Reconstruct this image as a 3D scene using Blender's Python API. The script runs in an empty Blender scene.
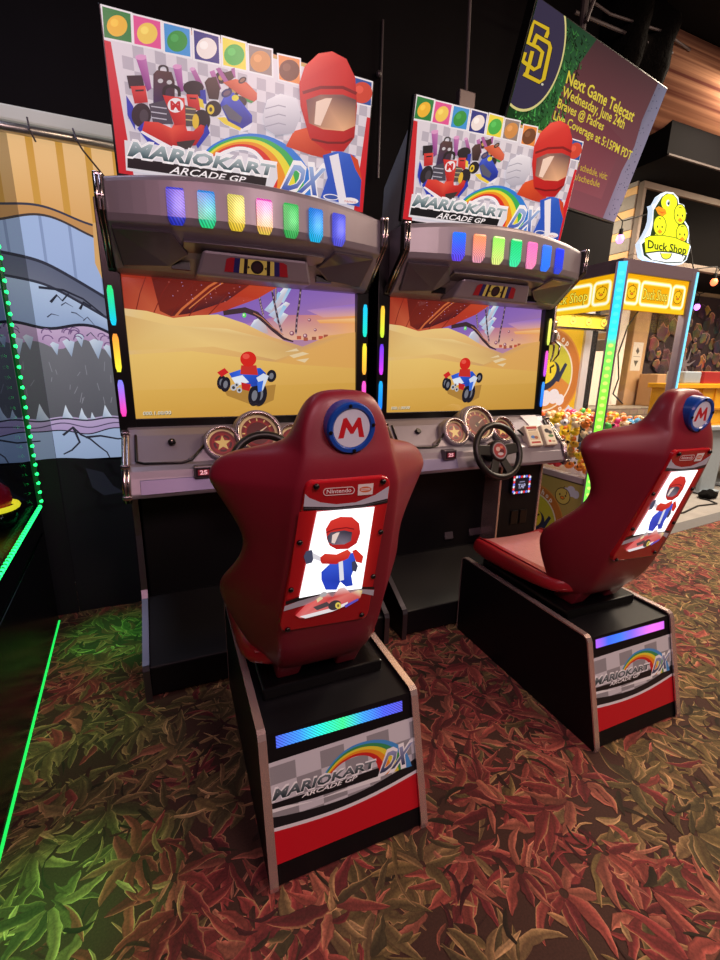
import bpy, bmesh, math, random
import numpy as np
from mathutils import Vector, Matrix
random.seed(7)
C = bpy.context.scene.collection
V = Vector
SP = 1.2122                                   # spacing between the two machines

# ------------------------------------------------------------------ camera
F, YAW, PIT, ROL = 444.34, 0.40345, 0.24894, 0.01752
EYE = V((0.14488, -2.17064, 1.38513))
_r = V((math.cos(YAW), -math.sin(YAW), 0)); _f = V((math.sin(YAW), math.cos(YAW), 0))
_fw = _f * math.cos(PIT) + V((0, 0, -math.sin(PIT))); _up = _f * math.sin(PIT) + V((0, 0, math.cos(PIT)))
RX = _r * math.cos(ROL) + _up * math.sin(ROL); UP = -_r * math.sin(ROL) + _up * math.cos(ROL)
def ray(u, v): return RX * ((u - 360) / F) - UP * ((v - 480) / F) + _fw
def at(u, v, ax, val):                        # measured photo point -> place on the plane axis = val
    d = ray(u, v); return EYE + d * ((val - EYE[ax]) / d[ax])
cam = bpy.data.cameras.new('camera'); camo = bpy.data.objects.new('camera', cam); C.objects.link(camo)
cam.sensor_fit = 'VERTICAL'; cam.sensor_height = 36; cam.lens = F / 960 * 36; cam.clip_start = .02
camo.matrix_world = Matrix(((RX.x, UP.x, -_fw.x, EYE.x), (RX.y, UP.y, -_fw.y, EYE.y), (RX.z, UP.z, -_fw.z, EYE.z), (0, 0, 0, 1)))
bpy.context.scene.camera = camo

# ------------------------------------------------------------------ colours and materials
def lin(c):
    return tuple((x / 255 / 12.92) if x / 255 <= .04045 else ((x / 255 + .055) / 1.055) ** 2.4 for x in c[:3])
def node_mat(name):
    m = bpy.data.materials.new(name); m.use_nodes = True
    return m, m.node_tree.nodes, m.node_tree.links, m.node_tree.nodes['Principled BSDF']
def mat(name, col, rough=.5, metal=0., emit=0., noise=0., nscale=30., bump=0., bscale=200., spec=.5, coat=0.):
    m, N, L, b = node_mat(name)
    c = lin(col) + (1,)
    b.inputs['Base Color'].default_value = c; b.inputs['Roughness'].default_value = rough
    b.inputs['Metallic'].default_value = metal; b.inputs['Specular IOR Level'].default_value = spec
    b.inputs['Coat Weight'].default_value = coat; b.inputs['Coat Roughness'].default_value = .1
    if emit: b.inputs['Emission Color'].default_value = c; b.inputs['Emission Strength'].default_value = emit
    tc = N.new('ShaderNodeTexCoord')
    if noise:
        n = N.new('ShaderNodeTexNoise'); n.inputs['Scale'].default_value = nscale; n.inputs['Detail'].default_value = 4
        L.new(tc.outputs['Object'], n.inputs['Vector'])
        r = N.new('ShaderNodeMapRange'); r.inputs['To Min'].default_value = 1 - noise; r.inputs['To Max'].default_value = 1 + noise
        L.new(n.outputs['Fac'], r.inputs['Value'])
        mx = N.new('ShaderNodeVectorMath'); mx.operation = 'SCALE'; mx.inputs[0].default_value = c[:3]
        L.new(r.outputs[0], mx.inputs['Scale']); L.new(mx.outputs[0], b.inputs['Base Color'])
    if bump:
        n2 = N.new('ShaderNodeTexNoise'); n2.inputs['Scale'].default_value = bscale; L.new(tc.outputs['Object'], n2.inputs['Vector'])
        bp = N.new('ShaderNodeBump'); bp.inputs['Strength'].default_value = bump; bp.inputs['Distance'].default_value = .01
        L.new(n2.outputs['Fac'], bp.inputs['Height']); L.new(bp.outputs[0], b.inputs['Normal'])
    return m
def art_mat(name, emit=0., rough=.5, base=1., pattern=None, coat=0., noise=0., nsc=60., spec=.5):
    m, N, L, b = node_mat(name); b.inputs['Specular IOR Level'].default_value = spec
    a = N.new('ShaderNodeAttribute'); a.attribute_name = 'Col'
    src = a.outputs['Color']
    def scale(sock, val):
        s = N.new('ShaderNodeVectorMath'); s.operation = 'SCALE'; L.new(sock, s.inputs[0])
        if isinstance(val, float): s.inputs['Scale'].default_value = val
        else: L.new(val, s.inputs['Scale'])
        return s.outputs[0]
    tc = N.new('ShaderNodeTexCoord')
    if pattern:                                # fine prismatic cross hatching on light windows
        w1 = N.new('ShaderNodeTexWave'); w1.inputs['Scale'].default_value = pattern; w1.wave_type = 'BANDS'; w1.bands_direction = 'DIAGONAL'
        L.new(tc.outputs['Object'], w1.inputs['Vector'])
        mr = N.new('ShaderNodeMapRange'); mr.inputs['To Min'].default_value = .55; mr.inputs['To Max'].default_value = 1.25
        L.new(w1.outputs['Fac'], mr.inputs['Value']); src = scale(src, mr.outputs[0])
    if noise:
        n = N.new('ShaderNodeTexNoise'); n.inputs['Scale'].default_value = nsc; n.inputs['Detail'].default_value = 5
        L.new(tc.outputs['Object'], n.inputs['Vector'])
        mr = N.new('ShaderNodeMapRange'); mr.inputs['To Min'].default_value = 1 - noise; mr.inputs['To Max'].default_value = 1 + noise
        L.new(n.outputs['Fac'], mr.inputs['Value']); src = scale(src, mr.outputs[0])
    L.new(scale(src, float(base)), b.inputs['Base Color'])
    b.inputs['Roughness'].default_value = rough; b.inputs['Coat Weight'].default_value = coat; b.inputs['Coat Roughness'].default_value = .05
    if emit: L.new(src, b.inputs['Emission Color']); b.inputs['Emission Strength'].default_value = emit
    return m
def glass_mat(name, tint=(255, 255, 255), rough=.02, refl=.08, graze=.3):
    m, N, L, b = node_mat(name)
    N.remove(b); out = N['Material Output']
    t = N.new('ShaderNodeBsdfTransparent'); t.inputs[0].default_value = lin(tint) + (1,)
    g = N.new('ShaderNodeBsdfGlossy'); g.inputs['Roughness'].default_value = rough
    fr = N.new('ShaderNodeLayerWeight'); fr.inputs[0].default_value = .5
    pw_ = N.new('ShaderNodeMath'); pw_.operation = 'POWER'; pw_.inputs[1].default_value = 5; L.new(fr.outputs['Facing'], pw_.inputs[0])
    ad = N.new('ShaderNodeMath'); ad.operation = 'MULTIPLY_ADD'; ad.inputs[1].default_value = graze; ad.inputs[2].default_value = refl * .3
    L.new(pw_.outputs[0], ad.inputs[0])
    mx = N.new('ShaderNodeMixShader'); L.new(ad.outputs[0], mx.inputs[0]); L.new(t.outputs[0], mx.inputs[1]); L.new(g.outputs[0], mx.inputs[2])
    L.new(mx.outputs[0], out.inputs[0])
    return m
M = dict(
    black=mat('black_laminate', (10, 10, 15), .5, noise=.15, spec=.3),
    gloss=mat('black_gloss', (4, 5, 11), .25, coat=.08, spec=.25),
    bezel=mat('black_bezel', (7, 7, 9), .3),
    chrome=mat('chrome_trim', (190, 180, 182), .22, 1.),
    chrome_d=mat('dull_chrome', (110, 106, 116), .34, .9),
    tee=mat('rose_metal_edging', (226, 204, 198), .25, .75),
    silver=mat('silver_plastic', (138, 133, 144), .42, .35, noise=.03, coat=.12),
    silver_d=mat('dark_silver_plastic', (94, 88, 98), .3, .5, coat=.4),
    shell=mat('red_moulded_plastic', (122, 24, 42), .42, noise=.05, nscale=20, bump=.08, bscale=500, coat=.08),
    vinyl=mat('red_vinyl', (150, 26, 36), .32, noise=.06, bump=.15, bscale=150, coat=.25),
    blue=mat('blue_plastic', (22, 70, 160), .3, coat=.3),
    wheel=mat('black_rubber', (16, 15, 17), .4),
    wall=mat('black_wall_paint', (16, 14, 17), .9, noise=.3, nscale=3, spec=.15),
    ceil=mat('black_ceiling', (10, 9, 11), .95, spec=.1),
    pipe=mat('grey_pipe', (92, 84, 88), .45, .5),
    rough_black=mat('shaggy_black_cloth', (13, 12, 12), .95, noise=.6, nscale=40, bump=1, bscale=60, spec=.1),
    conc=mat('worn_concrete', (150, 146, 142), .75, noise=.25, nscale=6, bump=.2, bscale=90),
    kerb=mat('grey_rubber_strip', (100, 99, 100), .8, noise=.15),
    frame=mat('plum_grey_frame', (128, 116, 130), .4, .2),
    white=mat('white_plastic', (215, 214, 220), .4),
    greypl=mat('blue_grey_plastic', (150, 162, 172), .5, noise=.1),
    yellowpl=mat('yellow_plastic', (226, 165, 28), .45, noise=.08, nscale=8),
    redpl=mat('red_plastic', (150, 36, 40), .45),
    cable=mat('black_cable', (14, 14, 16), .6),
    slat=mat('grey_slat', (146, 138, 128), .7, noise=.15), slat2=mat('tan_slat', (222, 178, 122), .6, noise=.12),
    tan=mat('tan_wood', (176, 140, 98), .6, noise=.2, nscale=12),
    dark_pane=mat('dark_display_pane', (13, 11, 10), .9, spec=.04),
    alu=mat('brushed_aluminium', (170, 168, 166), .3, .9),
    cream=mat('cream_wall', (214, 196, 168), .8, noise=.08),
    art=art_mat('printed_art', .10, .35, .8), art_lit=art_mat('backlit_art', .85, .3, .15),  # printed_art glows slightly, standing in for ambient light
    art_head=art_mat('header_print', .6, .3, .5), art_screen=art_mat('screen_picture', .92, .12, .03, coat=.5), art_tv=art_mat('television_picture', .8, .9, .01, spec=.05),
    art_hot=art_mat('bright_backlit_art', 1.7, .25, .1), art_light=art_mat('prismatic_light', 1.35, .2, .3, pattern=62.),
    art_wall=art_mat('printed_banner', .78, .8, .2), art_wall_dim=art_mat('printed_wall_mural', .16, .8, .7, noise=.35),  # printed_banner glows in its own colours, imitating light from behind
    art_claw=art_mat('claw_panel_art', .55, .5, .5), neon=art_mat('neon_sign', 1.6, .3, .2),
    toy=art_mat('toy_plastic', .12, .35, 1., coat=.3), carpet=art_mat('carpet_pile', 0., .95, 1., noise=.6, nsc=190.),
    glass=glass_mat('clear_glass'), glass_dim=glass_mat('tinted_glass', (205, 212, 222), refl=.02, graze=.03),
)
def emis(name, col, s): return mat(name, col, .4, emit=s)
M['green'] = emis('green_led', (30, 255, 110), 3.2); M['greenline'] = emis('green_line', (30, 225, 90), 1.2)
M['greentube'] = emis('green_led_tube', (6, 80, 32), .45)
M['bulb'] = emis('purple_bulb', (205, 120, 240), 3); M['bulb2'] = emis('red_bulb', (255, 110, 70), 2.5)
M['yring'] = emis('yellow_ring_light', (240, 220, 40), 2.); M['reddome'] = mat('red_dome', (170, 20, 40), .3, emit=.15)

# ------------------------------------------------------------------ mesh helpers
def tag(o, label=None, cat=None, group=None, kind=None):
    for k, v in (('label', label), ('category', cat), ('group', group), ('kind', kind)):
        if v: o[k] = v
    return o
def empty(name, loc, label=None, cat=None, group=None, rz=0):
    o = bpy.data.objects.new(name, None); C.objects.link(o); o.location = loc; o.rotation_euler.z = rz
    o.empty_display_size = .1
    return tag(o, label, cat, group)
def link(name, bm, m, parent=None, off=None, smooth=False, sub=0, bevel=0, origin=None):
    if off is None: off = parent_off(parent) if origin is None else V(origin)
    me = bpy.data.meshes.new(name)
    bmesh.ops.translate(bm, verts=bm.verts, vec=-V(off))
    bm.to_mesh(me); bm.free()
    if smooth: me.polygons.foreach_set('use_smooth', [True] * len(me.polygons))
    o = bpy.data.objects.new(name, me); C.objects.link(o)
    if m: me.materials.append(M[m] if isinstance(m, str) else m)
    if parent: o.parent = parent
    else: o.location = off
    if bevel:
        b = o.modifiers.new('bevel', 'BEVEL'); b.width = bevel; b.segments = 2; b.limit_method = 'ANGLE'; b.angle_limit = .6
    if sub:
        s = o.modifiers.new('subdivision', 'SUBSURF'); s.levels = s.render_levels = sub
    return o
def parent_off(p):                            # world place of the thing's origin (things are built unrotated)
    t = V((0, 0, 0))
    while p: t += p.location; p = p.parent
    return t
def NB(): return bmesh.new()
def box(bm, lo, hi, bev=0):
    lo, hi = V(lo), V(hi); c = (lo + hi) / 2; s = hi - lo
    r = bmesh.ops.create_cube(bm, size=1, matrix=Matrix.Translation(c) @ Matrix.Diagonal((abs(s.x), abs(s.y), abs(s.z), 1)))
    if bev:
        es = list({e for v in r['verts'] for e in v.link_edges})
        bmesh.ops.bevel(bm, geom=es, offset=bev, segments=2, affect='EDGES', profile=.5)
    return bm
def prism(bm, pts, vec):                      # polygon (3D points) pushed along vec
    vec = V(vec); a = [bm.verts.new(p) for p in pts]; b = [bm.verts.new(V(p) + vec) for p in pts]; n = len(pts)
    bm.faces.new(a); bm.faces.new(b[::-1])
    for i in range(n): bm.faces.new((a[i], b[i], b[(i + 1) % n], a[(i + 1) % n]))
    bmesh.ops.recalc_face_normals(bm, faces=bm.faces); return bm
def tube(bm, pts, r, n=8, closed=False, caps=True):
    pts = [V(p) for p in pts]; rs = r if isinstance(r, (list, tuple)) else [r] * len(pts); rings = []
    k = len(pts); up = None
    for i, p in enumerate(pts):
        a = pts[(i - 1) % k] if (closed or i > 0) else p; b = pts[(i + 1) % k] if (closed or i < k - 1) else p
        d = (b - a).normalized()
        if up is None: up = d.orthogonal().normalized()
        up = (up - d * up.dot(d)).normalized(); sd = d.cross(up)
        rings.append([bm.verts.new(p + (up * math.cos(t) + sd * math.sin(t)) * rs[i]) for t in [2 * math.pi * j / n for j in range(n)]])
    for i in range(k if closed else k - 1):
        A, B = rings[i], rings[(i + 1) % k]
        for j in range(n): bm.faces.new((A[j], A[(j + 1) % n], B[(j + 1) % n], B[j]))
    if not closed and caps: bm.faces.new(rings[0][::-1]); bm.faces.new(rings[-1])
    return bm
def loft(bm, rings, closed=True, cap=True):
    R = [[bm.verts.new(p) for p in r] for r in rings]; n = len(rings[0])
    for A, B in zip(R, R[1:]):
        for j in range(n if closed else n - 1): bm.faces.new((A[j], A[(j + 1) % n], B[(j + 1) % n], B[j]))
    if cap and closed: bm.faces.new(R[0][::-1]); bm.faces.new(R[-1])
    bmesh.ops.recalc_face_normals(bm, faces=bm.faces); return bm
def lathe(bm, prof, o, axis, n=32, cap=True):           # prof = (radius, height) along axis from o
    o, axis = V(o), V(axis).normalized(); u = axis.orthogonal().normalized(); w = axis.cross(u)
    return loft(bm, [[o + axis * h + (u * math.cos(t) + w * math.sin(t)) * max(r, 1e-4) for t in [2 * math.pi * j / n for j in range(n)]] for r, h in prof], cap=cap)
def ball(bm, c, r, sc=(1, 1, 1), seg=16):
    bmesh.ops.create_uvsphere(bm, u_segments=seg, v_segments=max(6, seg * 2 // 3), radius=r, matrix=Matrix.Translation(c) @ Matrix.Diagonal((*sc, 1))); return bm
def dup_tree(o, loc=None):
    c = o.copy(); C.objects.link(c)
    for ch in list(o.children):
        d = ch.copy(); C.objects.link(d); d.parent = c
        for g in list(ch.children):
            e = g.copy(); C.objects.link(e); e.parent = d
    if loc is not None: c.location = loc
    return c

# ------------------------------------------------------------------ printed art: flat coloured shapes layered on one plane
_tx = {}
def text_geo(s, bold=0., shear=0.):
    k = (s, bold, shear)
    if k not in _tx:
        cu = bpy.data.curves.new('lettering', 'FONT'); cu.body = s; cu.size = 1; cu.resolution_u = 2; cu.offset = bold; cu.shear = shear; cu.fill_mode = 'FRONT'
        o = bpy.data.objects.new('lettering', cu); C.objects.link(o); bpy.context.view_layer.update()
        me = bpy.data.meshes.new_from_object(o.evaluated_get(bpy.context.evaluated_depsgraph_get()))
        vs = [(v.co.x, v.co.y) for v in me.vertices]; fs = [tuple(p.vertices) for p in me.polygons]
        bpy.data.objects.remove(o); bpy.data.curves.remove(cu); bpy.data.meshes.remove(me)
        xs = [v[0] for v in vs]
        x0, x1 = min(xs), max(xs)
        _tx[k] = ([((x - x0) / (x1 - x0), y / .69) for x, y in vs], fs)
    return _tx[k]
class Art:
    def __init__(s, O, U, W, zx=0, zy=0, sc=1.):
        s.O, s.U, s.W = V(O), V(U).normalized(), V(W).normalized(); s.N = s.U.cross(s.W)   # N must face the viewer
        s.zoom(zx, zy, sc); s.v = []; s.f = []; s.c = []; s.k = 0; s.step = .00006; s.raw = False
    def zoom(s, zx, zy, sc): s.zx, s.zy, s.sc = zx, zy, sc; return s
    def uv(s, p):
        if s.raw: return p
        u, v = s.zx + p[0] / s.sc, s.zy + p[1] / s.sc
        d = ray(u, v); q = EYE + d * ((s.O - EYE).dot(s.N) / d.dot(s.N)) - s.O
        return (q.dot(s.U), q.dot(s.W))
    def put(s, uvs, faces, cols, lay=None):
        if lay is None: s.k += 1; lay = s.k
        b = len(s.v)
        s.v += [s.O + s.U * a + s.W * w + s.N * (lay * s.step) for a, w in uvs]
        for f in faces:
            s.f.append([b + i for i in f]); s.c.append([cols[i] if isinstance(cols, list) else cols for i in f])
    def poly(s, pts, col, lay=None):
        cols = [lin(c) for c in col] if isinstance(col, list) else lin(col)
        s.put([s.uv(p) for p in pts], [list(range(len(pts)))], cols, lay)
    def ell(s, c, rx, ry=None, col=(255, 255, 255), rot=0, n=28, a0=0, a1=360):
        ry = rx if ry is None else ry; ca, sa = math.cos(rot), math.sin(rot); P = []
        full = a1 - a0 >= 360
        for i in range(n if full else n + 1):
            t = math.radians(a0 + (a1 - a0) * i / n); x, y = rx * math.cos(t), ry * math.sin(t); P.append((c[0] + x * ca - y * sa, c[1] + x * sa + y * ca))
        s.poly(P, col)
    def line(s, pts, w, col):                  # polyline of width w (same units as pts)
        P = [V((p[0], p[1])) for p in pts]; L = []; R = []
        for i, p in enumerate(P):
            d = (P[min(i + 1, len(P) - 1)] - P[max(i - 1, 0)]); d = d.normalized() if d.length else V((1, 0)); n = V((-d.y, d.x)) * ((w[i] if isinstance(w, list) else w) / 2)
            L.append(p + n); R.append(p - n)
        q = [s.uv(p) for p in L] + [s.uv(p) for p in R]; m = len(P)
        s.put(q, [[i, i + 1, m + i + 1, m + i] for i in range(m - 1)], lin(col))
    def text(s, st, bl, br, tl, tr, col, bold=0., shear=0., top=None):
        vs, fs = text_geo(st, bold, shear); bl, br, tl, tr = (V(s.uv(p)) for p in (bl, br, tl, tr)); out = []; cc = []
        for x, y in vs:
            p = bl * (1 - x) * (1 - y) + br * x * (1 - y) + tl * (1 - x) * y + tr * x * y; out.append((p.x, p.y))
            t = min(1, max(0, y)); c0 = lin(col); c1 = lin(top or col); cc.append(tuple(a * (1 - t) + b * t for a, b in zip(c0, c1)))
        s.put(out, fs, cc)
    def arcs(s, O, I, cols):                   # bands between outer and inner polylines
        n = len(cols); Ou = [V(s.uv(p)) for p in O]; In = [V(s.uv(p)) for p in I]; s.k += 1
        def smooth(P):
            R = []
            for i in range(len(P) - 1):
                p0, p1, p2, p3 = P[max(i - 1, 0)], P[i], P[i + 1], P[min(i + 2, len(P) - 1)]
                for k in range(5):
                    t = k / 5; R.append(.5 * ((2 * p1) + (p2 - p0) * t + (2 * p0 - 5 * p1 + 4 * p2 - p3) * t * t + (3 * p1 - p0 - 3 * p2 + p3) * t ** 3))
            return R + [P[-1]]
        Ou, In = smooth(Ou), smooth(In); m = len(Ou)
        for b, c in enumerate(cols):
            q = [tuple(o.lerp(i, b / n)) for o, i in zip(Ou, In)] + [tuple(o.lerp(i, (b + 1) / n)) for o, i in zip(Ou, In)]
            s.put(q, [[i, i + 1, m + i + 1, m + i] for i in range(m - 1)], lin(c), s.k)
    def rect(s, x0, y0, x1, y1, col): s.poly([(x0, y0), (x1, y0), (x1, y1), (x0, y1)], col)
    def build(s, name, m, parent=None, origin=None):
        off = parent_off(parent) if origin is None else V(origin)
        me = bpy.data.meshes.new(name); me.from_pydata([tuple(v - off) for v in s.v], [], s.f)
        ca = me.color_attributes.new('Col', 'FLOAT_COLOR', 'CORNER')
        flat = [x for f in s.c for c in f for x in (c[0], c[1], c[2], 1)]; ca.data.foreach_set('color', flat)
        # keep every face turned to the viewer
        for p in me.polygons:
            if p.normal.dot(s.N) < 0: p.flip()
        me.update()
        me.materials.append(M[m]); o = bpy.data.objects.new(name, me); C.objects.link(o)
        if parent: o.parent = parent
        else: o.location = off
        return o

# ================================================================== THE SETTING
def struct(name, bm, m, kind='structure'): return tag(link(name, bm, m), kind=kind)
FX0, FX1, FY0, FY1 = -2.2, 9.6, -4.2, 2.3
b = NB(); box(b, (FX0, FY0, -.06), (FX1, FY1, -.012)); slab = struct('floor_concrete', b, 'conc')
# carpet: woven leaf pattern, every leaf a flat blade in one mesh
def carpet():
    rng = np.random.default_rng(5); vs = []; fs = []; cs = []
    X0, X1, Y0, Y1 = -1.1, 6.0, -2.3, .95
    dark = np.array(lin((60, 37, 28)))
    def edge(x): return .10 + .0847 * (x - 3.565)     # carpet ends here on the right, concrete beyond
    vs += [(X0 - 1, Y0 - 1.8, 0), (X1, Y0 - 1.8, 0), (X1, edge(X1), 0), (3.0, edge(3.0), 0), (3.0, Y1, 0), (X0 - 1, Y1, 0)]; fs.append([0, 1, 2, 3, 4, 5]); cs.append([tuple(dark)] * 6)
    RED = [(138, 56, 54), (150, 72, 62), (112, 42, 44), (156, 90, 72)]; OLV = [(100, 86, 52), (116, 98, 58), (84, 74, 46), (128, 104, 68)]; TAN = [(176, 138, 94), (164, 122, 84), (188, 152, 106)]; RT = [(172, 98, 84), (180, 116, 92)]
    DRK = [(58, 34, 26), (46, 36, 22), (66, 26, 28)]
    cl = []; st = .135
    for i in range(int((X1 - X0) / st) + 1):
        for j in range(int((Y1 - Y0) / st) + 1):
            cl.append((X0 + (i + .5 * (j % 2)) * st + rng.uniform(-.06, .06), Y0 + j * st + rng.uniform(-.06, .06)))
    rng.shuffle(cl)
    leaves = []
    field = lambda x, y: math.sin(2.7 * x + 1.3 * y) + math.sin(3.9 * y - 1.9 * x + 1) + .8 * math.sin(5.3 * x + 2)
    for cx, cy in cl:
        red = field(cx, cy) + rng.normal(0, .9) > .1; n = rng.integers(8, 13); a0 = rng.uniform(0, 6.28); span = rng.choice([6.28, 4.2, 3.2]); zc = rng.random()
        for k in range(n):
            leaves.append((zc + .35 * rng.random(), cx, cy, a0 + span * k / n + rng.uniform(-.16, .16), rng.uniform(.075, .165), rng.uniform(.010, .022), red if rng.random() < .9 else not red, rng.uniform(-1.3, 1.3), 0))
        for k in range(7):                     # loose strokes that break the leaves up
            leaves.append((zc + .5 * rng.random(), cx + rng.uniform(-.1, .1), cy + rng.uniform(-.1, .1), rng.uniform(0, 6.28), rng.uniform(.04, .11), rng.uniform(.004, .010), red, rng.uniform(-1.8, 1.8), 1))
    leaves.sort(key=lambda t: t[0]); NL = len(leaves)
    for i, (_, cx, cy, a, L, w, red, curl, stroke) in enumerate(leaves):
        z = .0006 + .0016 * i / NL; base = np.array(lin((RED if red else OLV)[rng.integers(4)])); ed = np.array(lin(TAN[rng.integers(3)] if (not red or rng.random() < .35) else RT[rng.integers(2)])); dk = np.array(lin(DRK[rng.integers(3)]))
        if stroke: base = [ed, dk, base][rng.integers(3)]; ed = base * 1.1
        base = base * rng.uniform(.7, 1.2); b0 = len(vs); m = 5 if stroke else 9; x, y, t = cx + .012 * math.cos(a), cy + .012 * math.sin(a), a; sd = rng.choice([-1, 1])
        for s in range(m):
            f = s / (m - 1); ww = w * (math.sin(math.pi * min(1, f * .93 + .07) ** .8) ** .8)
            wl = max(ww * rng.uniform(.55, 1.35), .001) if s % 2 else max(ww * rng.uniform(.85, 1.1), .001); wr = max(ww * rng.uniform(.55, 1.35), .001) if s % 2 == 0 else max(ww * rng.uniform(.85, 1.1), .001)
            nx, ny = -math.sin(t), math.cos(t); q1 = rng.uniform(.8, 1.25); q2 = rng.uniform(.7, 1.15)
            cols = [ed * (.5 + .75 * f), base * (.8 + .6 * f) * q1, base * .45 + dk * .25, base * (.55 + .4 * f) * q2, dk * .5 + base * .3]
            if sd < 0: cols = cols[::-1]
            for q, cc in zip((-wl, -.74 * wl, rng.uniform(-.1, .1) * wl, .7 * wr, wr), cols):
                vs.append((x + nx * q, y + ny * q, z)); cs_v.append(tuple(cc))
            x += math.cos(t) * L / (m - 1); y += math.sin(t) * L / (m - 1); t += curl / (m - 1) + rng.normal(0, .07)
        for s in range(m - 1):
            for q in range(4):
                A = b0 + s * 5 + q; fs.append([A, A + 1, A + 6, A + 5])
    # keep leaves on the carpet side of the concrete
    for k in range(6, len(vs)):
        if vs[k][0] > 3.0 and vs[k][1] > edge(vs[k][0]): vs[k] = (vs[k][0], edge(vs[k][0]), vs[k][2])
    me = bpy.data.meshes.new('floor'); me.from_pydata(vs, [], fs)
    ca = me.color_attributes.new('Col', 'FLOAT_COLOR', 'POINT')
    full = [tuple(dark)] * 6 + cs_v
    ca.data.foreach_set('color', [x for c in full for x in (*c, 1)])
    me.materials.append(M['carpet']); o = bpy.data.objects.new('floor', me); C.objects.link(o); tag(o, kind='structure')
    b = NB(); prism(b, [(3.0, edge(3.0), -.012), (6.6, edge(6.6), -.012), (6.6, edge(6.6) + .15, -.012), (3.0, edge(3.0) + .13, -.012)], (0, 0, .017)); struct('trim_1', b, 'kerb')
cs_v = []
carpet()
b = NB(); box(b, (FX0, 1.0, -.05), (3.905, 1.12, 4.1)); box(b, (3.78, 1.12, -.05), (3.905, 1.16, 4.1)); struct('wall_back', b, 'wall')
b = NB(); box(b, (FX0 - .1, FY0, -.05), (FX0, 1.1, 4.1)); struct('wall_left', b, 'wall')
b = NB(); box(b, (FX0, FY0, 4.1), (FX1, FY1, 4.2)); struct('ceiling', b, 'ceil')
b = NB(); box(b, (FX1, FY0, -.05), (FX1 + .1, FY1, 4.1)); struct('wall_right', b, 'cream')
b = NB(); box(b, (3.78, 2.2, -.05), (FX1, 2.3, 4.1)); struct('wall_far', b, 'cream')

# bulkhead with slatted end and dark display pane, right background
P = at(640, 180, 1, 1.4); xL = P.x + .02; zt = P.z - .02; zb = 2.50
b = NB(); box(b, (xL, 1.42, zb), (FX1, 2.2, zt)); struct('trim_2', b, 'wall')
b = NB()
for k in range(9):
    z0 = zb - .9 + k * .20; box(b, (xL - .02, 1.42, z0 + .005), (xL, 2.2, z0 + .125))
struct('trim_3', b, 'slat')
b = NB()
for k in range(9):
    z0 = zb - .9 + k * .20; box(b, (xL - .015, 1.42, z0 + .13), (xL, 2.2, z0 + .2))
struct('trim_4', b, 'slat2')
w = tag(link('window_1', box(NB(), (xL + .05, 1.39, zb + .06), (7.4, 1.41, zt - .04)), 'dark_pane'), kind='structure')
b = NB(); box(b, (xL, 1.36, zb), (7.45, 1.42, zb + .06)); box(b, (xL, 1.36, zt - .05), (7.45, 1.42, zt + .01)); box(b, (xL, 1.36, zb + .06), (xL + .045, 1.42, zt - .05)); box(b, (7.4, 1.36, zb + .06), (7.45, 1.42, zt - .05))
link('window_frame', b, mat('weathered_bronze', (120, 106, 94), .6, .2), w, bevel=.005)
b = NB(); box(b, (xL - .3, .95, zt + .02), (FX1, 2.2, zt + .34)); struct('trim_5', b, 'ceil')
b = NB(); box(b, (xL - .3, .93, zt + .02), (FX1, .95, zt + .035)); struct('trim_6', b, mat('dull_bronze', (58, 50, 48), .8))
# rolled timber fascia under the ceiling
m_f, N, L, bs = node_mat('banded_timber')
tc = N.new('ShaderNodeTexCoord'); wv = N.new('ShaderNodeTexNoise'); mp = N.new('ShaderNodeMapping'); mp.inputs['Scale'].default_value = (.25, 14, 30)
cr = N.new('ShaderNodeValToRGB'); cr.color_ramp.elements[0].color = lin((110, 66, 58)) + (1,); cr.color_ramp.elements[0].position = .32; cr.color_ramp.elements[1].color = lin((206, 158, 124)) + (1,); cr.color_ramp.elements[1].position = .68
L.new(tc.outputs['Object'], mp.inputs[0]); L.new(mp.outputs[0], wv.inputs['Vector']); wv.inputs['Scale'].default_value = 1.; L.new(wv.outputs['Fac'], cr.inputs[0]); L.new(cr.outputs[0], bs.inputs['Base Color']); bs.inputs['Roughness'].default_value = .9; bs.inputs['Specular IOR Level'].default_value = .1
M['timber'] = m_f
fp = at(665, 125, 1, .8); fp.z += .12; b = NB(); rr = []
for x in (fp.x - .3, 8.0):
    rr.append([V((x, .8 + .30 - .34 * math.sin(t), fp.z + .34 - .34 * math.cos(t))) for t in [math.pi * k / 14 for k in range(15)]] + [V((x, 1.3, fp.z + .68)), V((x, 1.3, fp.z))])
loft(b, rr); o = struct('trim_7', b, 'timber'); o.data.polygons.foreach_set('use_smooth', [len(p.vertices) == 4 for p in o.data.polygons])
# shaggy black cloth bundled over the end of the timber roll
b = NB(); rings = []
for k in range(9):
    x = fp.x - .62 + .42 * k / 8; r0 = .36 + .07 * math.sin(k * 1.1)
    rings.append([V((x + .03 * math.sin(5 * t), 1.02 + (r0 + .03 * math.sin(7 * t + k)) * math.cos(t) * .9, fp.z + .33 + (r0 + .035 * math.sin(6 * t + 2 * k)) * math.sin(t))) for t in [2 * math.pi * j / 28 for j in range(28)]])
loft(b, rings); o = link('cloth_bundle', b, 'rough_black', origin=(fp.x - .4, 1.0, fp.z), smooth=True)
tag(o, 'shaggy black cloth bundled around the end of the banded timber roll under the ceiling', 'cloth')

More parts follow.
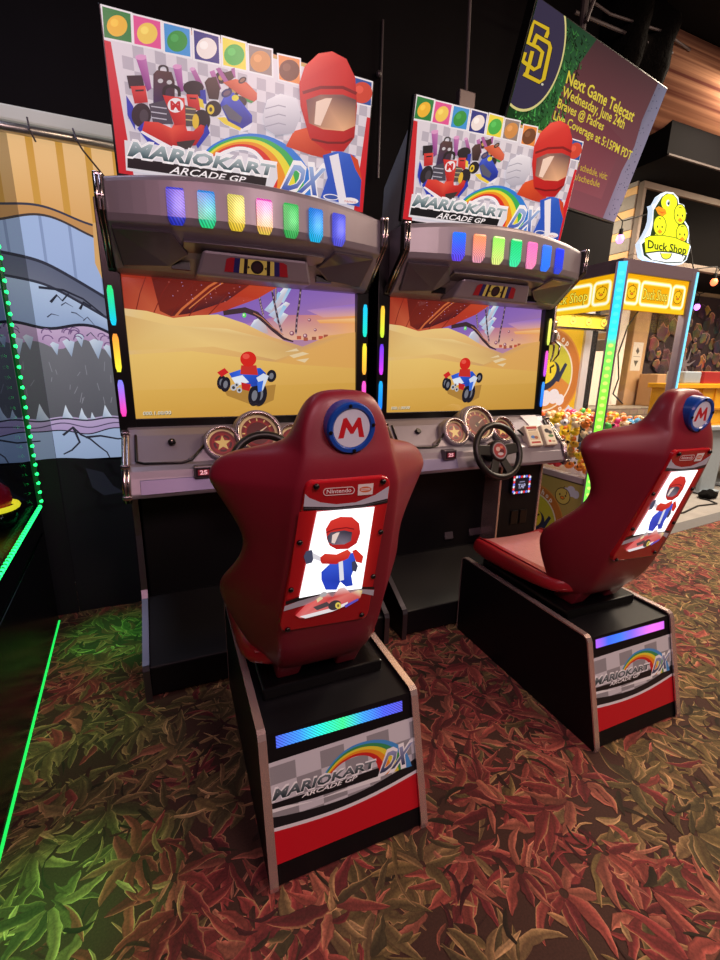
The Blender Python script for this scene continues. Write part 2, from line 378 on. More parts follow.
# banner mural hung left of the machines
def MX(px, py): return at(px, py, 1, .55)
MU = Art((-1.6, .55, 0), (1, 0, 0), (0, 0, 1)); MU.zoom(0, 80, 3.69)
zr = 2.365; MU.raw = True
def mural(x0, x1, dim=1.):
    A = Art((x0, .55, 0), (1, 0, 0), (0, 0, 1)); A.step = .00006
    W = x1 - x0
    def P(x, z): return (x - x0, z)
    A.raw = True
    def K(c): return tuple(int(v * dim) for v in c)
    n = max(2, int(W / .02)); xs = [x0 + W * i / n for i in range(n + 1)]
    def band(f0, f1, c0, c1=None):             # area between two height curves
        lo = [(x - x0, f0(x)) for x in xs]; hi = [(x - x0, f1(x)) for x in xs]; m = n + 1
        A.put(lo + hi, [[i, i + 1, m + i + 1, m + i] for i in range(n)], [lin(K(c0))] * m + [lin(K(c1 or c0))] * m)
    wav = lambda a, f, p=0: (lambda x: a * math.sin(f * x + p))
    top = lambda x: zr
    wave = lambda x: 2.055 + .018 * math.sin(14 * x) - .10 * (x + .2)
    wave2 = lambda x: wave(x) - .055 - .02 * math.sin(9 * x + 1)
    band(wave, top, (232, 176, 108), (246, 200, 140))
    for k in range(int(W / .115) + 1):
        x = x1 - .06 - .115 * k
        if x - .02 > x0: A.rect(x - x0 - .014, wave(x), x - x0 + .014, zr, K((214, 158, 70)))  # stripes paint studs showing through light from behind
    sn = lambda x: 1.86 - .36 * (x + .36) - .26 * math.sqrt((x + .36) ** 2 + .004)
    band(lambda x: 1.05, wave, (154, 174, 220), (172, 192, 232))
    for k in range(int(W / .115) + 1):
        x = x1 - .06 - .115 * k
        if x - .01 > x0: A.rect(x - x0 - .006, sn(x), x - x0 + .006, wave2(x), K((142, 160, 200)))
    A.line([P(x, wave(x)) for x in xs], .012, K((62, 62, 80)))
    band(wave2, lambda x: wave(x) - .004, (205, 150, 92)); A.line([P(x, wave2(x)) for x in xs], .01, K((70, 60, 60)))
    if x1 > -.3: A.poly([P(-.13, 2.04), P(-.07, 2.06), P(-.05, 1.86), P(-.10, 1.74), P(-.14, 1.86)], K((226, 176, 112)))
    # creature snout, gums, teeth
    sn = lambda x: 1.86 - .36 * (x + .36) - .26 * math.sqrt((x + .36) ** 2 + .004)
    gum_t = lambda x: 1.555 + .012 * math.sin(21 * x) - .9 * max(0, x + .17) ** 1.5
    gum_b = lambda x: gum_t(x) - .085 - .015 * math.sin(33 * x)
    mouth = lambda x: 1.105 + .006 * math.sin(30 * x)
    band(lambda x: sn(x) - .10, sn, (112, 116, 136), (98, 104, 128)); A.line([P(x, sn(x)) for x in xs], .014, K((52, 54, 70)))
    band(gum_t, lambda x: sn(x) - .10, (152, 172, 210), (186, 204, 234)); A.line([P(x, sn(x) - .10) for x in xs], .012, K((56, 58, 74)))
    band(mouth, gum_b, (92, 92, 100), (118, 118, 126))
    band(gum_b, gum_t, (182, 150, 190), (206, 178, 212)); A.line([P(x, gum_t(x)) for x in xs], .014, K((40, 40, 54)))
    rnd = random.Random(3)
    k = 0; x = x1 - .04
    while x > x0 + .03:
        h = rnd.uniform(.05, .095); w = h * .36; z = gum_b(x) + .02
        A.poly([P(x - w, z), P(x - w * .3, z + .012), P(x + w, z), P(x + rnd.uniform(-.01, .01), z - h)], [K((214, 224, 240)), K((214, 224, 240)), K((190, 204, 226)), K((150, 168, 196))])
        x -= w * 2 + rnd.uniform(.001, .012)
    for k in range(int(W / .02)):
        x = x0 + .02 + rnd.random() * (W - .06); z = rnd.uniform(1.17, 1.36); A.line([P(x, z), P(x + rnd.uniform(-.02, .02), z + rnd.uniform(.02, .05))], .003, K((140, 140, 150)))
    for k in range(int(W / .03)):
        x = x0 + .03 + rnd.random() * (W - .07); z = gum_t(x) - rnd.uniform(.02, .08); r = rnd.uniform(.012, .026)
        A.line([P(x + r * math.cos(t), z + r * math.sin(t)) for t in (.2, .8, 1.4, 2., 2.6, 3.2)], .005, K((120, 92, 136)))
    for k in range(int(W / .06)):
        x = x0 + .05 + rnd.random() * (W - .12); z = sn(x) - rnd.uniform(.13, .26); A.line([P(x, z), P(x + .02, z + rnd.uniform(-.01, .02)), P(x + .05, z + rnd.uniform(-.03, .01))], [.006, .005, .002], K((70, 74, 96)))
    low = lambda x: mouth(x) - .075 - .01 * math.sin(17 * x)
    band(low, mouth, (172, 150, 196), (192, 172, 210))
    x = x1 - .03
    while x > x0 + .03:
        h = rnd.uniform(.03, .10); w = h * .36; z = mouth(x) - .012
        A.poly([P(x - w, z), P(x + w, z), P(x + .3 * w, z + h * .5), P(x + rnd.uniform(-.006, .006), z + h)], [K((160, 176, 204)), K((206, 218, 236)), K((206, 218, 236)), K((222, 232, 244))])
        x -= w * 2 + rnd.uniform(.001, .022)
    A.line([P(x, mouth(x) - .01) for x in xs], .008, K((60, 60, 76))); A.line([P(x, mouth(x) - .04 - .008 * math.sin(20 * x)) for x in xs], .006, K((90, 80, 110))); A.line([P(x, low(x)) for x in xs], .012, K((34, 36, 48)))
    band(lambda x: .885, low, (150, 170, 204), (164, 184, 218))
    dk = lambda x: .885 + .012 * math.sin(11 * x)
    band(lambda x: .0, dk, (1, 1, 3), (9, 10, 15))
    def vein(pts, w, c): A.line([P(*p) for p in pts], w, K(c))
    for cx in [c for c in (-.33, -.78, -1.2) if c > x0 + .05 and c < x1 - .02]:
        d = lambda a: [p for p in a if x0 + .01 < p[0] < x1 - .01]
        for pts in ([(cx - .13, 0.955), (cx - .09, 1.000), (cx - .05, 1.015), (cx, 1.055), (cx + .03, 1.015), (cx + .07, 0.990), (cx + .11, 0.945), (cx + .14, 0.915), (cx + .15, 0.885)],
                    [(cx, 1.055), (cx + .02, 0.975), (cx - .02, 0.935), (cx - .06, 0.915)], [(cx + .05, 1.000), (cx + .12, 1.005), (cx + .2, 0.985), (cx + .3, 0.990)],
                    [(cx - .16, 1.680), (cx - .06, 1.730), (cx + .04, 1.725), (cx + .12, 1.690), (cx + .2, 1.620)], [(cx - .02, 1.665), (cx + .01, 1.700), (cx + .03, 1.675), (cx + .06, 1.710)], [(cx + .1, 1.640), (cx + .12, 1.675), (cx + .15, 1.655)]):
            p = d(pts)
            if len(p) > 2: vein(p, [.012 * (1 - .6 * i / len(p)) for i in range(len(p))], (44, 46, 60))
        for pts in ([(cx - .02, 0.855), (cx + .04, 0.795), (cx + .02, 0.735), (cx + .08, 0.685), (cx + .06, 0.615), (cx + .12, 0.585)], [(cx + .14, 0.855), (cx + .16, 0.795), (cx + .21, 0.765), (cx + .23, 0.695), (cx + .28, 0.655)], [(cx - .05, 0.585), (cx + .05, 0.615), (cx + .15, 0.610), (cx + .24, 0.635)]):
            p = d(pts)
            if len(p) > 2: vein(p, .022, (4, 4, 8))
        for pts in ([(cx + .03, 0.835), (cx + .11, 0.805), (cx + .15, 0.725), (cx + .2, 0.685), (cx + .1, 0.675), (cx + .05, 0.725)],):
            p = d(pts)
            if len(p) > 3: A.poly([P(*q) for q in p], K((26, 28, 38)))
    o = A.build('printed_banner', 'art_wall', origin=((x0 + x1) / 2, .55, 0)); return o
xf = -.425
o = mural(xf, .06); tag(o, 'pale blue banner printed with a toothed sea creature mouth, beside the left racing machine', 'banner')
o = mural(-1.6, xf, .72); tag(o, 'dimmer banner of the creature mural seen behind the green lit glass machine', 'banner')  # same print with shade put into its scaled-down colours
b = NB(); tube(b, [(-1.7, .52, 2.375), (.1, .52, 2.375)], .022, 10); o = link('curtain_rail', b, 'alu', origin=(-.8, .52, 2.38), smooth=True); tag(o, 'thin metal rail across the top of the creature banners', 'rail')
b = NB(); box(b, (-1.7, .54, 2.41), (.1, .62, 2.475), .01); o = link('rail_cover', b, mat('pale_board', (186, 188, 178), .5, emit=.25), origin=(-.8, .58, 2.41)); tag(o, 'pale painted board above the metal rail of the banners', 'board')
rc = []
for k in range(2):
    x = -.33 + .17 * k; b = NB(); tube(b, [(x, .50, 2.41), (x + .012, .49, 2.36), (x + .03, .5, 2.33), (x + .10, .53, 2.25), (x + .15, .535, 2.2)] if k else [(x, .50, 2.42), (x + .005, .49, 2.37), (x + .02, .5, 2.33)], .004, 6)
    o = link('wire', b, 'pipe', origin=(x, .5, 2.4)); tag(o, ['short wire loop hooked over the banner rail, left one', 'long wire trailing from the banner rail towards the racing machine'][k], 'wire')

# ================================================================== RACING CABINET (built once at the left place)
cab = empty('arcade_cabinet', (.52, 0, 0), 'left racing arcade cabinet with lit header, big screen and silver dashboard', 'arcade machine', 'racing arcade cabinets')
XA, XB = -.045, 1.085
# lower body and foot platform
b = NB(); box(b, (XA + .02, .06, .02), (XB - .02, .45, 1.10)); box(b, (XA + .03, -.02, .3), (XB - .03, .1, .93)); link('lower_body', b, 'black', cab, bevel=.006)
b = NB(); prism(b, [(XA + .02, y, z) for y, z in ((-.36, .015), (-.36, .15), (-.04, .315), (.06, .315), (.06, .015))], (XB - XA - .04, 0, 0)); link('foot_platform', b, 'black', cab, bevel=.006)
side = [(-.372, .0), (-.374, .15), (-.366, .168), (-.345, .178), (-.075, .325), (-.05, .36), (-.02, .62), (-.04, .84), (.45, .84), (.45, 0)]
for x in (XA, XB - .022):
    b = NB(); prism(b, [(x, y, z) for y, z in side], (.022, 0, 0)); o = link('side_panel', b, 'black', cab)
    b = NB()
    path = side[:8]
    for (y0, z0), (y1, z1) in zip(path, path[1:]):
        d = V((0, y1 - y0, z1 - z0)).normalized(); n = V((0, -d.z, d.y)) * -1
        n = V((0, -d.z, d.y)); n = n if n.y < 0 or (abs(n.y) < .3 and n.z > 0) else -n
        prism(b, [V((x - .002, y0, z0)), V((x + .024, y0, z0)), V((x + .024, y1, z1)), V((x - .002, y1, z1))], n * .005)
    link('side_trim', b, 'chrome_d', cab)
# pedals in the dark footwell
for px, wd in ((.42, .06), (.60, .09)):
    b = NB(); prism(b, [(px, -.02, .36), (px + wd, -.02, .36), (px + wd, .03, .50), (px, .03, .50)], (0, -.015, .01)); prism(b, [(px + wd / 2 - .01, 0, .34), (px + wd / 2 + .01, 0, .34), (px + wd / 2 + .01, .06, .34), (px + wd / 2 - .01, .06, .34)], (0, 0, .1)); link('pedal', b, 'silver_d', cab, bevel=.004)
# monitor housing: frame around the picture
sx0, sx1, zb_, zt_ = 0., 1.04, 1.1475, 1.75
def scy(z): return .0207 * (z - zb_) / (1.7376 - zb_)
b = NB(); box(b, (XA - .018, -.012, 1.09), (sx0 + .004, .45, 2.0)); box(b, (sx1 - .004, -.012, 1.09), (XB + .012, .45, 2.0)); box(b, (sx0, -.01, 1.08), (sx1, .45, zb_ + .003)); box(b, (sx0, .03, zb_), (sx1, .45, 2.03)); box(b, (sx0, .0, zt_ - .01), (sx1, .45, 2.03))
mon = link('monitor_housing', b, 'bezel', cab, bevel=.003)
A = Art((0, .002, zb_), (1, 0, 0), V((0, scy(2) - scy(1), 1)), 80, 160, 2.25)
Q = A.poly
Q([(60, 170), (640, 210), (640, 520), (60, 400)], [(64, 44, 180), (92, 70, 200), (232, 170, 110), (120, 90, 190)])
A.zoom(190, 260, 6)   # finer zoom of the sky middle
Q([(250, 400), (560, 330), (1000, 330), (1100, 460), (800, 480), (300, 480)], [(150, 110, 200), (186, 120, 150), (240, 160, 90), (246, 190, 120), (235, 170, 130), (220, 180, 170)])
Q([(700, 300), (1100, 250), (1100, 330), (800, 345)], [(176, 130, 190), (130, 100, 200), (226, 170, 150), (220, 160, 150)])
Q([(760, 360), (1100, 345), (1100, 380), (780, 380)], [(240, 180, 120), (250, 210, 150), (238, 170, 100), (236, 160, 90)])
for pts in ([(445, 300), (560, 170), (612, 165), (500, 330)], [(470, 330), (575, 250), (600, 262), (520, 360)], [(500, 360), (560, 315), (590, 330), (540, 400)], [(345, 425), (385, 360), (440, 340), (470, 440)]):
    Q(pts, [(176, 200, 230), (240, 244, 250), (214, 200, 205), (196, 170, 170)])
for pts in ([(530, 190), (545, 200), (490, 300), (470, 290)], [(590, 170), (612, 165), (560, 260), (548, 250)], [(560, 270), (580, 280), (540, 350), (525, 340)]): Q(pts, [(150, 196, 232)] * 2 + [(190, 210, 230)] * 2)
A.line([(200, 318), (330, 300), (400, 325), (450, 370), (500, 420), (560, 470), (620, 490)], [30, 34, 32, 26, 22, 16, 8], (66, 46, 52)); A.line([(380, 318), (430, 345), (490, 400), (560, 450)], 5, (190, 120, 90))
for pts in ([(410, 190), (425, 270), (440, 330)], [(485, 150), (505, 250), (530, 370), (550, 430)], [(665, 160), (655, 260), (640, 360), (635, 440)], [(515, 150), (512, 240)]):
    A.line(pts, 12, (72, 56, 70))
    for i in range(9):
        t = i / 8 * (len(pts) - 1); j = min(int(t), len(pts) - 2); u = t - j; p = (pts[j][0] * (1 - u) + pts[j + 1][0] * u, pts[j][1] * (1 - u) + pts[j + 1][1] * u)
        A.ell(p, 4, 8, (170, 140, 150), n=8)
A.ell((325, 332), 12, 14, (90, 230, 90)); A.ell((322, 330), 5, 7, (230, 250, 220))
for x, y, r in ((610, 440, 14), (690, 455, 13), (715, 360, 10), (750, 420, 9)): A.ell((x, y), r, col=(140, 80, 100)); A.ell((x - 2, y - 2), r * .5, col=(230, 190, 190))
for x, y in ((640, 470), (680, 480), (730, 475), (770, 470), (800, 462)): A.rect(x, y - 14, x + 26, y + 6, (150 + x % 60, 90, 70))
A.zoom(80, 160, 2.25)
Q([(80, 240), (470, 262), (455, 280), (400, 312), (330, 338), (250, 358), (190, 362), (80, 348)], [(150, 44, 28), (196, 70, 40), (200, 76, 44), (190, 62, 40), (176, 56, 40), (196, 84, 56), (206, 100, 66), (170, 58, 40)])
Q([(160, 262), (400, 268), (330, 318), (250, 345), (205, 352), (180, 340)], [(96, 28, 24), (130, 40, 30), (84, 30, 34), (70, 30, 36), (104, 40, 36), (120, 40, 30)])
for k in range(5): A.line([(150 + 62 * k, 258), (135 + 50 * k, 300), (125 + 40 * k, 345 + 2 * k)], 2.2, (120, 36, 28))
A.line([(330, 262), (290, 285), (230, 335), (215, 352)], 5, (206, 106, 60)); A.line([(345, 262), (300, 290), (245, 335)], 2.5, (214, 120, 70))
for i in range(26): A.ell((200 + (i * 53) % 170, 275 + (i * 37) % 50), 1.1, col=[(214, 120, 110), (180, 150, 200)][i % 2], n=6)
Q([(80, 332), (150, 340), (210, 356), (262, 350), (310, 348), (370, 368), (430, 398), (500, 420), (520, 412), (560, 395), (640, 385), (640, 600), (80, 600)],
  [(226, 196, 150), (236, 200, 130), (238, 200, 130), (240, 204, 134), (240, 204, 130), (238, 196, 120), (226, 176, 110), (206, 160, 110), (216, 160, 100), (226, 170, 100), (226, 170, 96), (212, 158, 70), (220, 170, 84)])
Q([(80, 345), (200, 372), (330, 380), (430, 405), (500, 430), (440, 450), (300, 420), (80, 430)], [(214, 168, 104), (232, 196, 128), (240, 208, 142), (222, 180, 116), (208, 164, 104), (226, 186, 116), (238, 200, 126), (224, 182, 106)])
Q([(80, 440), (250, 430), (480, 460), (640, 470), (640, 600), (80, 600)], [(232, 192, 110), (236, 196, 112), (228, 182, 96), (220, 172, 88), (206, 150, 60), (216, 164, 76)])
Q([(80, 520), (640, 500), (640, 600), (80, 600)], [(224, 178, 88), (212, 162, 74), (196, 140, 54), (210, 158, 66)])
for pts in ([(470, 440), (500, 432), (515, 436), (480, 446)], [(485, 450), (515, 446), (505, 456)], [(460, 432), (486, 424), (492, 430)]): Q(pts, (232, 206, 160))
# buggy seen from behind, with a plain helmeted rider
Q([(325, 520), (440, 505), (435, 540), (400, 556), (330, 530)], (176, 130, 60))
for c, rx, ry in (((430, 486), 11, 14), ((318, 500), 10, 16), ((327, 505), 11, 17), ((404, 528), 16, 26), ((392, 530), 14, 24)): A.ell(c, rx, ry, (32, 30, 40), rot=.15); A.ell(c, rx * .45, ry * .5, (120, 120, 130), rot=.15)
Q([(335, 480), (365, 470), (405, 468), (418, 480), (412, 505), (385, 510), (345, 498)], [(40, 80, 200), (60, 110, 230), (40, 90, 210), (30, 70, 180), (30, 60, 160), (40, 80, 190), (50, 90, 210)])
Q([(340, 490), (365, 484), (380, 500), (352, 508)], (230, 236, 246)); Q([(308, 478), (325, 468), (334, 478), (318, 488)], (210, 40, 40)); Q([(396, 490), (412, 480), (424, 486), (410, 520)], (216, 224, 240)); Q([(398, 500), (412, 496), (408, 520), (400, 522)], (60, 110, 220))
for c, r in (((345, 512), 7), ((358, 518), 6), ((352, 506), 5)): A.ell(c, r, col=(190, 190, 196)); A.ell(c, r * .5, col=(60, 60, 66))
Q([(362, 500), (384, 505), (380, 520), (364, 516)], (196, 40, 40))
Q([(362, 462), (396, 462), (400, 484), (360, 482)], (200, 50, 44)); A.ell((378, 448), 18, 17, (214, 40, 32)); A.ell((373, 442), 8, 6, (236, 84, 70))
A.text('000.1.00/00', (143, 575), (206, 573), (143, 567), (206, 565), (30, 24, 20), .02); A.text('000.1.00/00', (142, 574), (205, 572), (142, 566), (205, 564), (250, 244, 220))
# crop to the picture: clip everything outside the glass
def clip_uv(A, x0, x1, y0, y1):
    nv, nf, nc = [], [], []
    for f, c in zip(A.f, A.c):
        P = [((A.v[i] - A.O).dot(A.U), (A.v[i] - A.O).dot(A.W), (A.v[i] - A.O).dot(A.N)) + tuple(cc) for i, cc in zip(f, c)]
        for ax, lim, sg in ((0, x0, 1), (0, x1, -1), (1, y0, 1), (1, y1, -1)):
            o = []
            for a, bb in zip(P, P[1:] + P[:1]):
                da, db = sg * (a[ax] - lim), sg * (bb[ax] - lim)
                if da >= 0: o.append(a)
                if da * db < 0: t = da / (da - db); o.append(tuple(p + (q - p) * t for p, q in zip(a, bb)))
            P = o
            if not P: break
        if len(P) > 2:
            nf.append(list(range(len(nv), len(nv) + len(P)))); nv += [A.O + A.U * p[0] + A.W * p[1] + A.N * p[2] for p in P]; nc.append([p[3:6] for p in P])
    A.v, A.f, A.c = nv, nf, nc
clip_uv(A, .002, 1.038, .002, .60)
A.build('screen', 'art_screen', cab)
# prismatic light strips on both monitor posts
HUES = {'L': [((40, 220, 110), (20, 190, 230)), ((250, 150, 60), (240, 240, 60)), ((120, 130, 250), (250, 60, 170))], 'R': [((30, 190, 240), (30, 220, 190)), ((250, 230, 60), (250, 170, 60)), ((250, 90, 200), (240, 70, 190))]}
for sd, xc in (('L', -.040), ('R', 1.076)):
    for k in range(3):
        z1 = 1.685 - .185 * k; z0 = z1 - .152; t, bt = HUES[sd][k]; mid = tuple((p + q) / 2 for p, q in zip(t, bt))
        A = Art((xc - .011, -.018, z0), (1, 0, 0), (0, 0, 1)); A.raw = True; h = .152; w = .023
        for j in range(8):
            f0, f1 = j / 8, (j + 1) / 8; mixc = lambda f: tuple(int(q + (p - q) * f) for p, q in zip(t, bt))
            ins = lambda f: .005 if f in (0, 1) else 0
            A.poly([(ins(f0), h * f0), (w - ins(f0), h * f0), (w - ins(f1), h * f1), (ins(f1), h * f1)], [mixc(f0)] * 2 + [mixc(f1)] * 2, 1)
        A.build('light_strip', 'art_light', cab)
# ---- visor
def vy(x): s = (x - .52) / .57; return -.19 - .095 * max(0, 1 - s * s)
xs = [-.008 + 1.076 * i / 24 for i in range(25)]
vt = lambda x: .032 * min(1, ((x - .52) / .565) ** 2)
prof = lambda x: [(.40, 2.06 - vt(x)), (-.02, 2.06 - vt(x)), (vy(x) + .03, 2.05 - vt(x)), (vy(x) + .005, 2.04 - vt(x)), (vy(x), 2.025 - vt(x)), (vy(x) - .002, 1.90), (vy(x) + .006, 1.875), (vy(x) + .03, 1.862), (vy(x) * .62, 1.815), (vy(x) * .45 - .01, 1.79), (-.05, 1.748), (-.02, 1.735), (.02, 1.735), (.40, 1.80)]
b = NB(); loft(b, [[V((x, y, z)) for y, z in prof(x)] for x in xs]); link('visor', b, 'silver', cab, smooth=False, bevel=.004)
# faceted cheeks and a brow on the underside
for s in (0, 1):
    X = lambda x: x if s == 0 else 1.04 - x
    b = NB(); pts = [V((X(.0), vy(.0) + .03, 1.868)), V((X(.20), vy(.20) + .035, 1.862)), V((X(.26), -.14, 1.81)), V((X(.19), -.09, 1.768)), V((X(.02), -.06, 1.76))]
    prism(b, pts, (0, -.018, -.012)); link('cheek', b, 'silver_d', cab, bevel=.006)
b = NB(); loft(b, [[V((x, vy(x) * .72 - .02, 1.845)), V((x, vy(x) * .72 - .03, 1.83)), V((x, vy(x) * .5, 1.80)), V((x, vy(x) * .45, 1.83))] for x in [.24 + .56 * i / 10 for i in range(11)]]); link('brow', b, 'silver_d', cab, bevel=.003)
# sensor housing with ringed emblem
b = NB(); ho = [V((.31, -.20, 1.815)), V((.73, -.20, 1.815)), V((.76, -.155, 1.728)), V((.28, -.155, 1.728))]; prism(b, ho, (0, .13, -.0)); sh = link('sensor_housing', b, 'silver', cab, bevel=.012)
d = (ho[3] - ho[0]); d.x = 0; A = Art((.52, ho[0].y - .002 + d.y / 2, (ho[0].z + ho[3].z) / 2), (1, 0, 0), (0, -d.y, -d.z)); A.raw = True
A.poly([(-.13, -.026), (.13, -.026), (.122, .022), (.105, .03), (-.105, .03), (-.122, .022)], (150, 26, 40)); A.poly([(-.095, -.026), (.095, -.026), (.09, .03), (-.09, .03)], (34, 34, 92)); A.poly([(-.072, -.026), (.072, -.026), (.068, .03), (-.068, .03)], (206, 190, 96)); A.poly([(-.055, -.026), (.055, -.026), (.052, .03), (-.052, .03)], (26, 22, 30)); A.poly([(-.04, -.026), (.04, -.026), (.038, .03), (-.038, .03)], (206, 190, 96))
A.ell((0, .002), .026, col=(22, 18, 24)); A.ell((0, .002), .018, col=(46, 30, 40)); A.poly([(-.038, .006), (-.028, .0), (-.038, -.006)], (22, 18, 24)); A.poly([(.038, .006), (.028, .0), (.038, -.006)], (22, 18, 24))
A.build('sensor_emblem', 'art', sh)
for x in (.235, .765):
    b = NB(); box(b, (x - .04 if x < .5 else x + .03, -.11, 1.752), (x + .03 if x < .5 else x + .10, -.09, 1.79)); link('speaker_grille', b, 'bezel', cab)
cols = [((70, 70, 220), (40, 50, 190)), ((30, 140, 240), (40, 220, 130)), ((230, 220, 110), (236, 200, 50)), ((240, 70, 200), (240, 210, 80)), ((50, 200, 90), (60, 180, 90)), ((30, 130, 240), (20, 190, 240)), ((70, 80, 230), (90, 90, 230))]
for k in range(7):
    x = .222 + .104 * k; w = .030
    t, bt = cols[k]; off = cab.location; me = bpy.data.meshes.new('visor_light'); vv = []; ff = []; cc = []
    rows = [(1.874, .62, .002), (1.884, .85, -.003), (1.897, 1, -.010), (1.93, 1, -.010), (1.96, 1, -.010), (1.985, 1, -.010), (1.992, .86, -.008)]
    for z, sc_, d in rows:
        fz = (z - 1.874) / .118
        for q in range(5):
            u = w * sc_ * (q / 2 - 1); vv.append(tuple(V((x + u, vy(x + u) + d, z)) - off))
            c0 = lin(tuple(q_ + (p - q_) * fz for p, q_ in zip(t, bt))); g = math.exp(-((fz - .55) / .3) ** 2 - ((q - 2.6) / 1.4) ** 2); cc += [v * (.6 + .45 * g) + .14 * g for v in c0] + [1]
    for r in range(6):
        for q in range(4): ff.append([r * 5 + q, r * 5 + q + 1, r * 5 + q + 6, r * 5 + q + 5])
    n0 = len(vv); edge_ = [(0, q) for q in range(5)] + [(r, 4) for r in range(1, 7)] + [(6, q) for q in (3, 2, 1, 0)] + [(r, 0) for r in range(5, 0, -1)]
    for r, q in edge_: p = vv[r * 5 + q]; vv.append((p[0], p[1] + .02, p[2])); cc += list(lin((60, 56, 64))) + [1]
    m_ = len(edge_)
    for i in range(m_): a_, b_ = edge_[i], edge_[(i + 1) % m_]; ff.append([a_[0] * 5 + a_[1], n0 + i, n0 + (i + 1) % m_, b_[0] * 5 + b_[1]])
    me.from_pydata(vv, [], ff); ca = me.color_attributes.new('Col', 'FLOAT_COLOR', 'POINT')
    ca.data.foreach_set('color', cc); me.materials.append(M['art_light']); o = bpy.data.objects.new('visor_light', me); C.objects.link(o); o.parent = cab
for x in (-.034, 1.066):
    b = NB(); box(b, (x - .004, vy(0) - .012, 1.90), (x + .028, vy(0) + .03, 2.015), .004); prism(b, [(x - .002, vy(0) - .01, 1.90), (x - .002, vy(0) + .03, 1.90), (x - .002, .01, 1.74), (x - .002, -.02, 1.74)], (.026, 0, 0)); o = link('visor_end', b, 'bezel', cab)
    b = NB()
    for q in (0, .014):
        tube(b, [(x + .005 + q, vy(0) - .014, 2.01), (x + .005 + q, vy(0) - .014, 1.91), (x + .005 + q, -.03, 1.75)], .0055, 6)
    box(b, (x - .003, vy(0) - .016, 2.005), (x + .027, vy(0) + .02, 2.02), .003); box(b, (x - .003, vy(0) - .018, 1.945), (x + .027, vy(0) - .005, 1.953), .002)
    link('visor_trim', b, 'chrome', cab, smooth=True)
# ---- header
hy0, hz0, hy1, hz1 = -.050, 2.08, -.1365, 2.545
hx0, hx1 = .038, 1.04
hn = V((0, hy1 - hy0, hz1 - hz0)); nrm = V((1, 0, 0)).cross(hn).normalized()
b = NB(); prism(b, [V((x, hy0 + (hy1 - hy0) * t, hz0 + (hz1 - hz0) * t)) - nrm * .004 for x, t in ((hx0 - .008, -.02), (hx1 + .008, -.02), (hx1 + .008, 1.015), (hx0 - .008, 1.015))], -nrm * .03); hd = link('header', b, 'bezel', cab, bevel=.004)
b = NB(); prism(b, [V((hx0 + .02, -.02, 2.07)), V((hx0 + .02, hy1 + .045, hz1 - .03)), V((hx0 + .02, .22, 2.30)), V((hx0 + .02, .25, 2.07))], (hx1 - hx0 - .04, 0, 0)); link('header_back', b, 'greypl', hd, bevel=.01)
A = Art((0, hy0, hz0), (1, 0, 0), hn); H = hn.length; A.raw = True
A.rect(hx0, 0, hx1, H, (222, 218, 226)); c = .036; i = 0; x = hx0 + .05; A.k += 1
for i in range(26):
    for j in range(10):
        if (i + j) % 2 == 0 and hx0 + .05 + i * c < hx1 - .05: A.put([(hx0 + .05 + i * c + a * c, .03 + j * c + e * c) for a, e in ((0, 0), (1, 0), (1, 1), (0, 1))], [[0, 1, 2, 3]], lin((186, 182, 194)), A.k)
A.poly([(hx0, 0), (hx0 + .028, 0), (hx0 + .05, .0), (hx0 + .02, H - .09), (hx0, H - .09)], (206, 34, 44)); A.poly([(hx1, 0), (hx1 - .045, 0), (hx1 - .015, H - .12), (hx1, H - .12)], (206, 34, 44))
A.poly([(hx0, H - .012), (hx1, H - .012), (hx1, H), (hx0, H)], [(200, 120, 60), (180, 190, 70), (200, 170, 90), (220, 60, 60)])
A.raw = False; A.zoom(80, 0, 2.25); Q = A.poly
tiles = [([(48, 12), (115, 30), (118, 98), (53, 85)], (30, 130, 60), (238, 186, 50)), ([(118, 32), (182, 48), (184, 113), (121, 100)], (226, 84, 150), (240, 206, 90)), ([(187, 50), (248, 65), (250, 130), (190, 118)], (52, 150, 220), (40, 150, 60)), ([(254, 66), (313, 82), (315, 146), (257, 134)], (24, 40, 130), (238, 230, 226)), ([(319, 82), (373, 97), (375, 160), (321, 148)], (236, 220, 60), (60, 180, 70)), ([(378, 100), (432, 112), (433, 173), (380, 161)], (140, 126, 120), (206, 140, 70)), ([(445, 122), (495, 133), (496, 192), (447, 180)], (232, 140, 60), (110, 62, 34)), ([(613, 172), (657, 185), (655, 240), (612, 230)], (36, 84, 160), (206, 70, 50))]
for q, bg, fg in tiles:
    cx, cy = sum(p[0] for p in q) / 4, sum(p[1] for p in q) / 4
    Q([(cx + (x - cx) * 1.08, cy + (y - cy) * 1.08) for x, y in q], (236, 236, 240)); Q([(cx + (x - cx) * .95, cy + (y - cy) * .95) for x, y in q], bg)
    A.ell((cx, cy + 2), 23, 24, fg); A.ell((cx - 6, cy - 5), 9, 9, tuple(min(255, v + 22) for v in fg))
A.zoom(100, 0, 4.5)
# orange kart, blue kart, red kart
for c, r in (((545, 350), 28), ((600, 412), 26), ((660, 440), 18)): A.ell(c, r, col=(34, 30, 36)); A.ell(c, r * .45, col=(190, 160, 90))
Q([(520, 310), (540, 305), (580, 370), (562, 376)], (170, 96, 160)); Q([(590, 310), (606, 306), (610, 350), (596, 352)], (170, 96, 160)); Q([(555, 330), (590, 318), (604, 350), (580, 370)], (70, 44, 44))
Q([(552, 372), (610, 356), (660, 372), (706, 420), (706, 448), (688, 462), (640, 436), (584, 396)], [(206, 90, 60), (224, 110, 70), (214, 96, 60), (220, 110, 80), (190, 70, 50), (200, 80, 60), (180, 70, 50), (190, 80, 50)])
Q([(630, 432), (692, 458), (680, 466), (632, 446)], (60, 150, 80)); A.ell((640, 362), 20, 13, (40, 34, 38), rot=-.6); A.ell((640, 362), 13, 7, (150, 110, 90), rot=-.6)
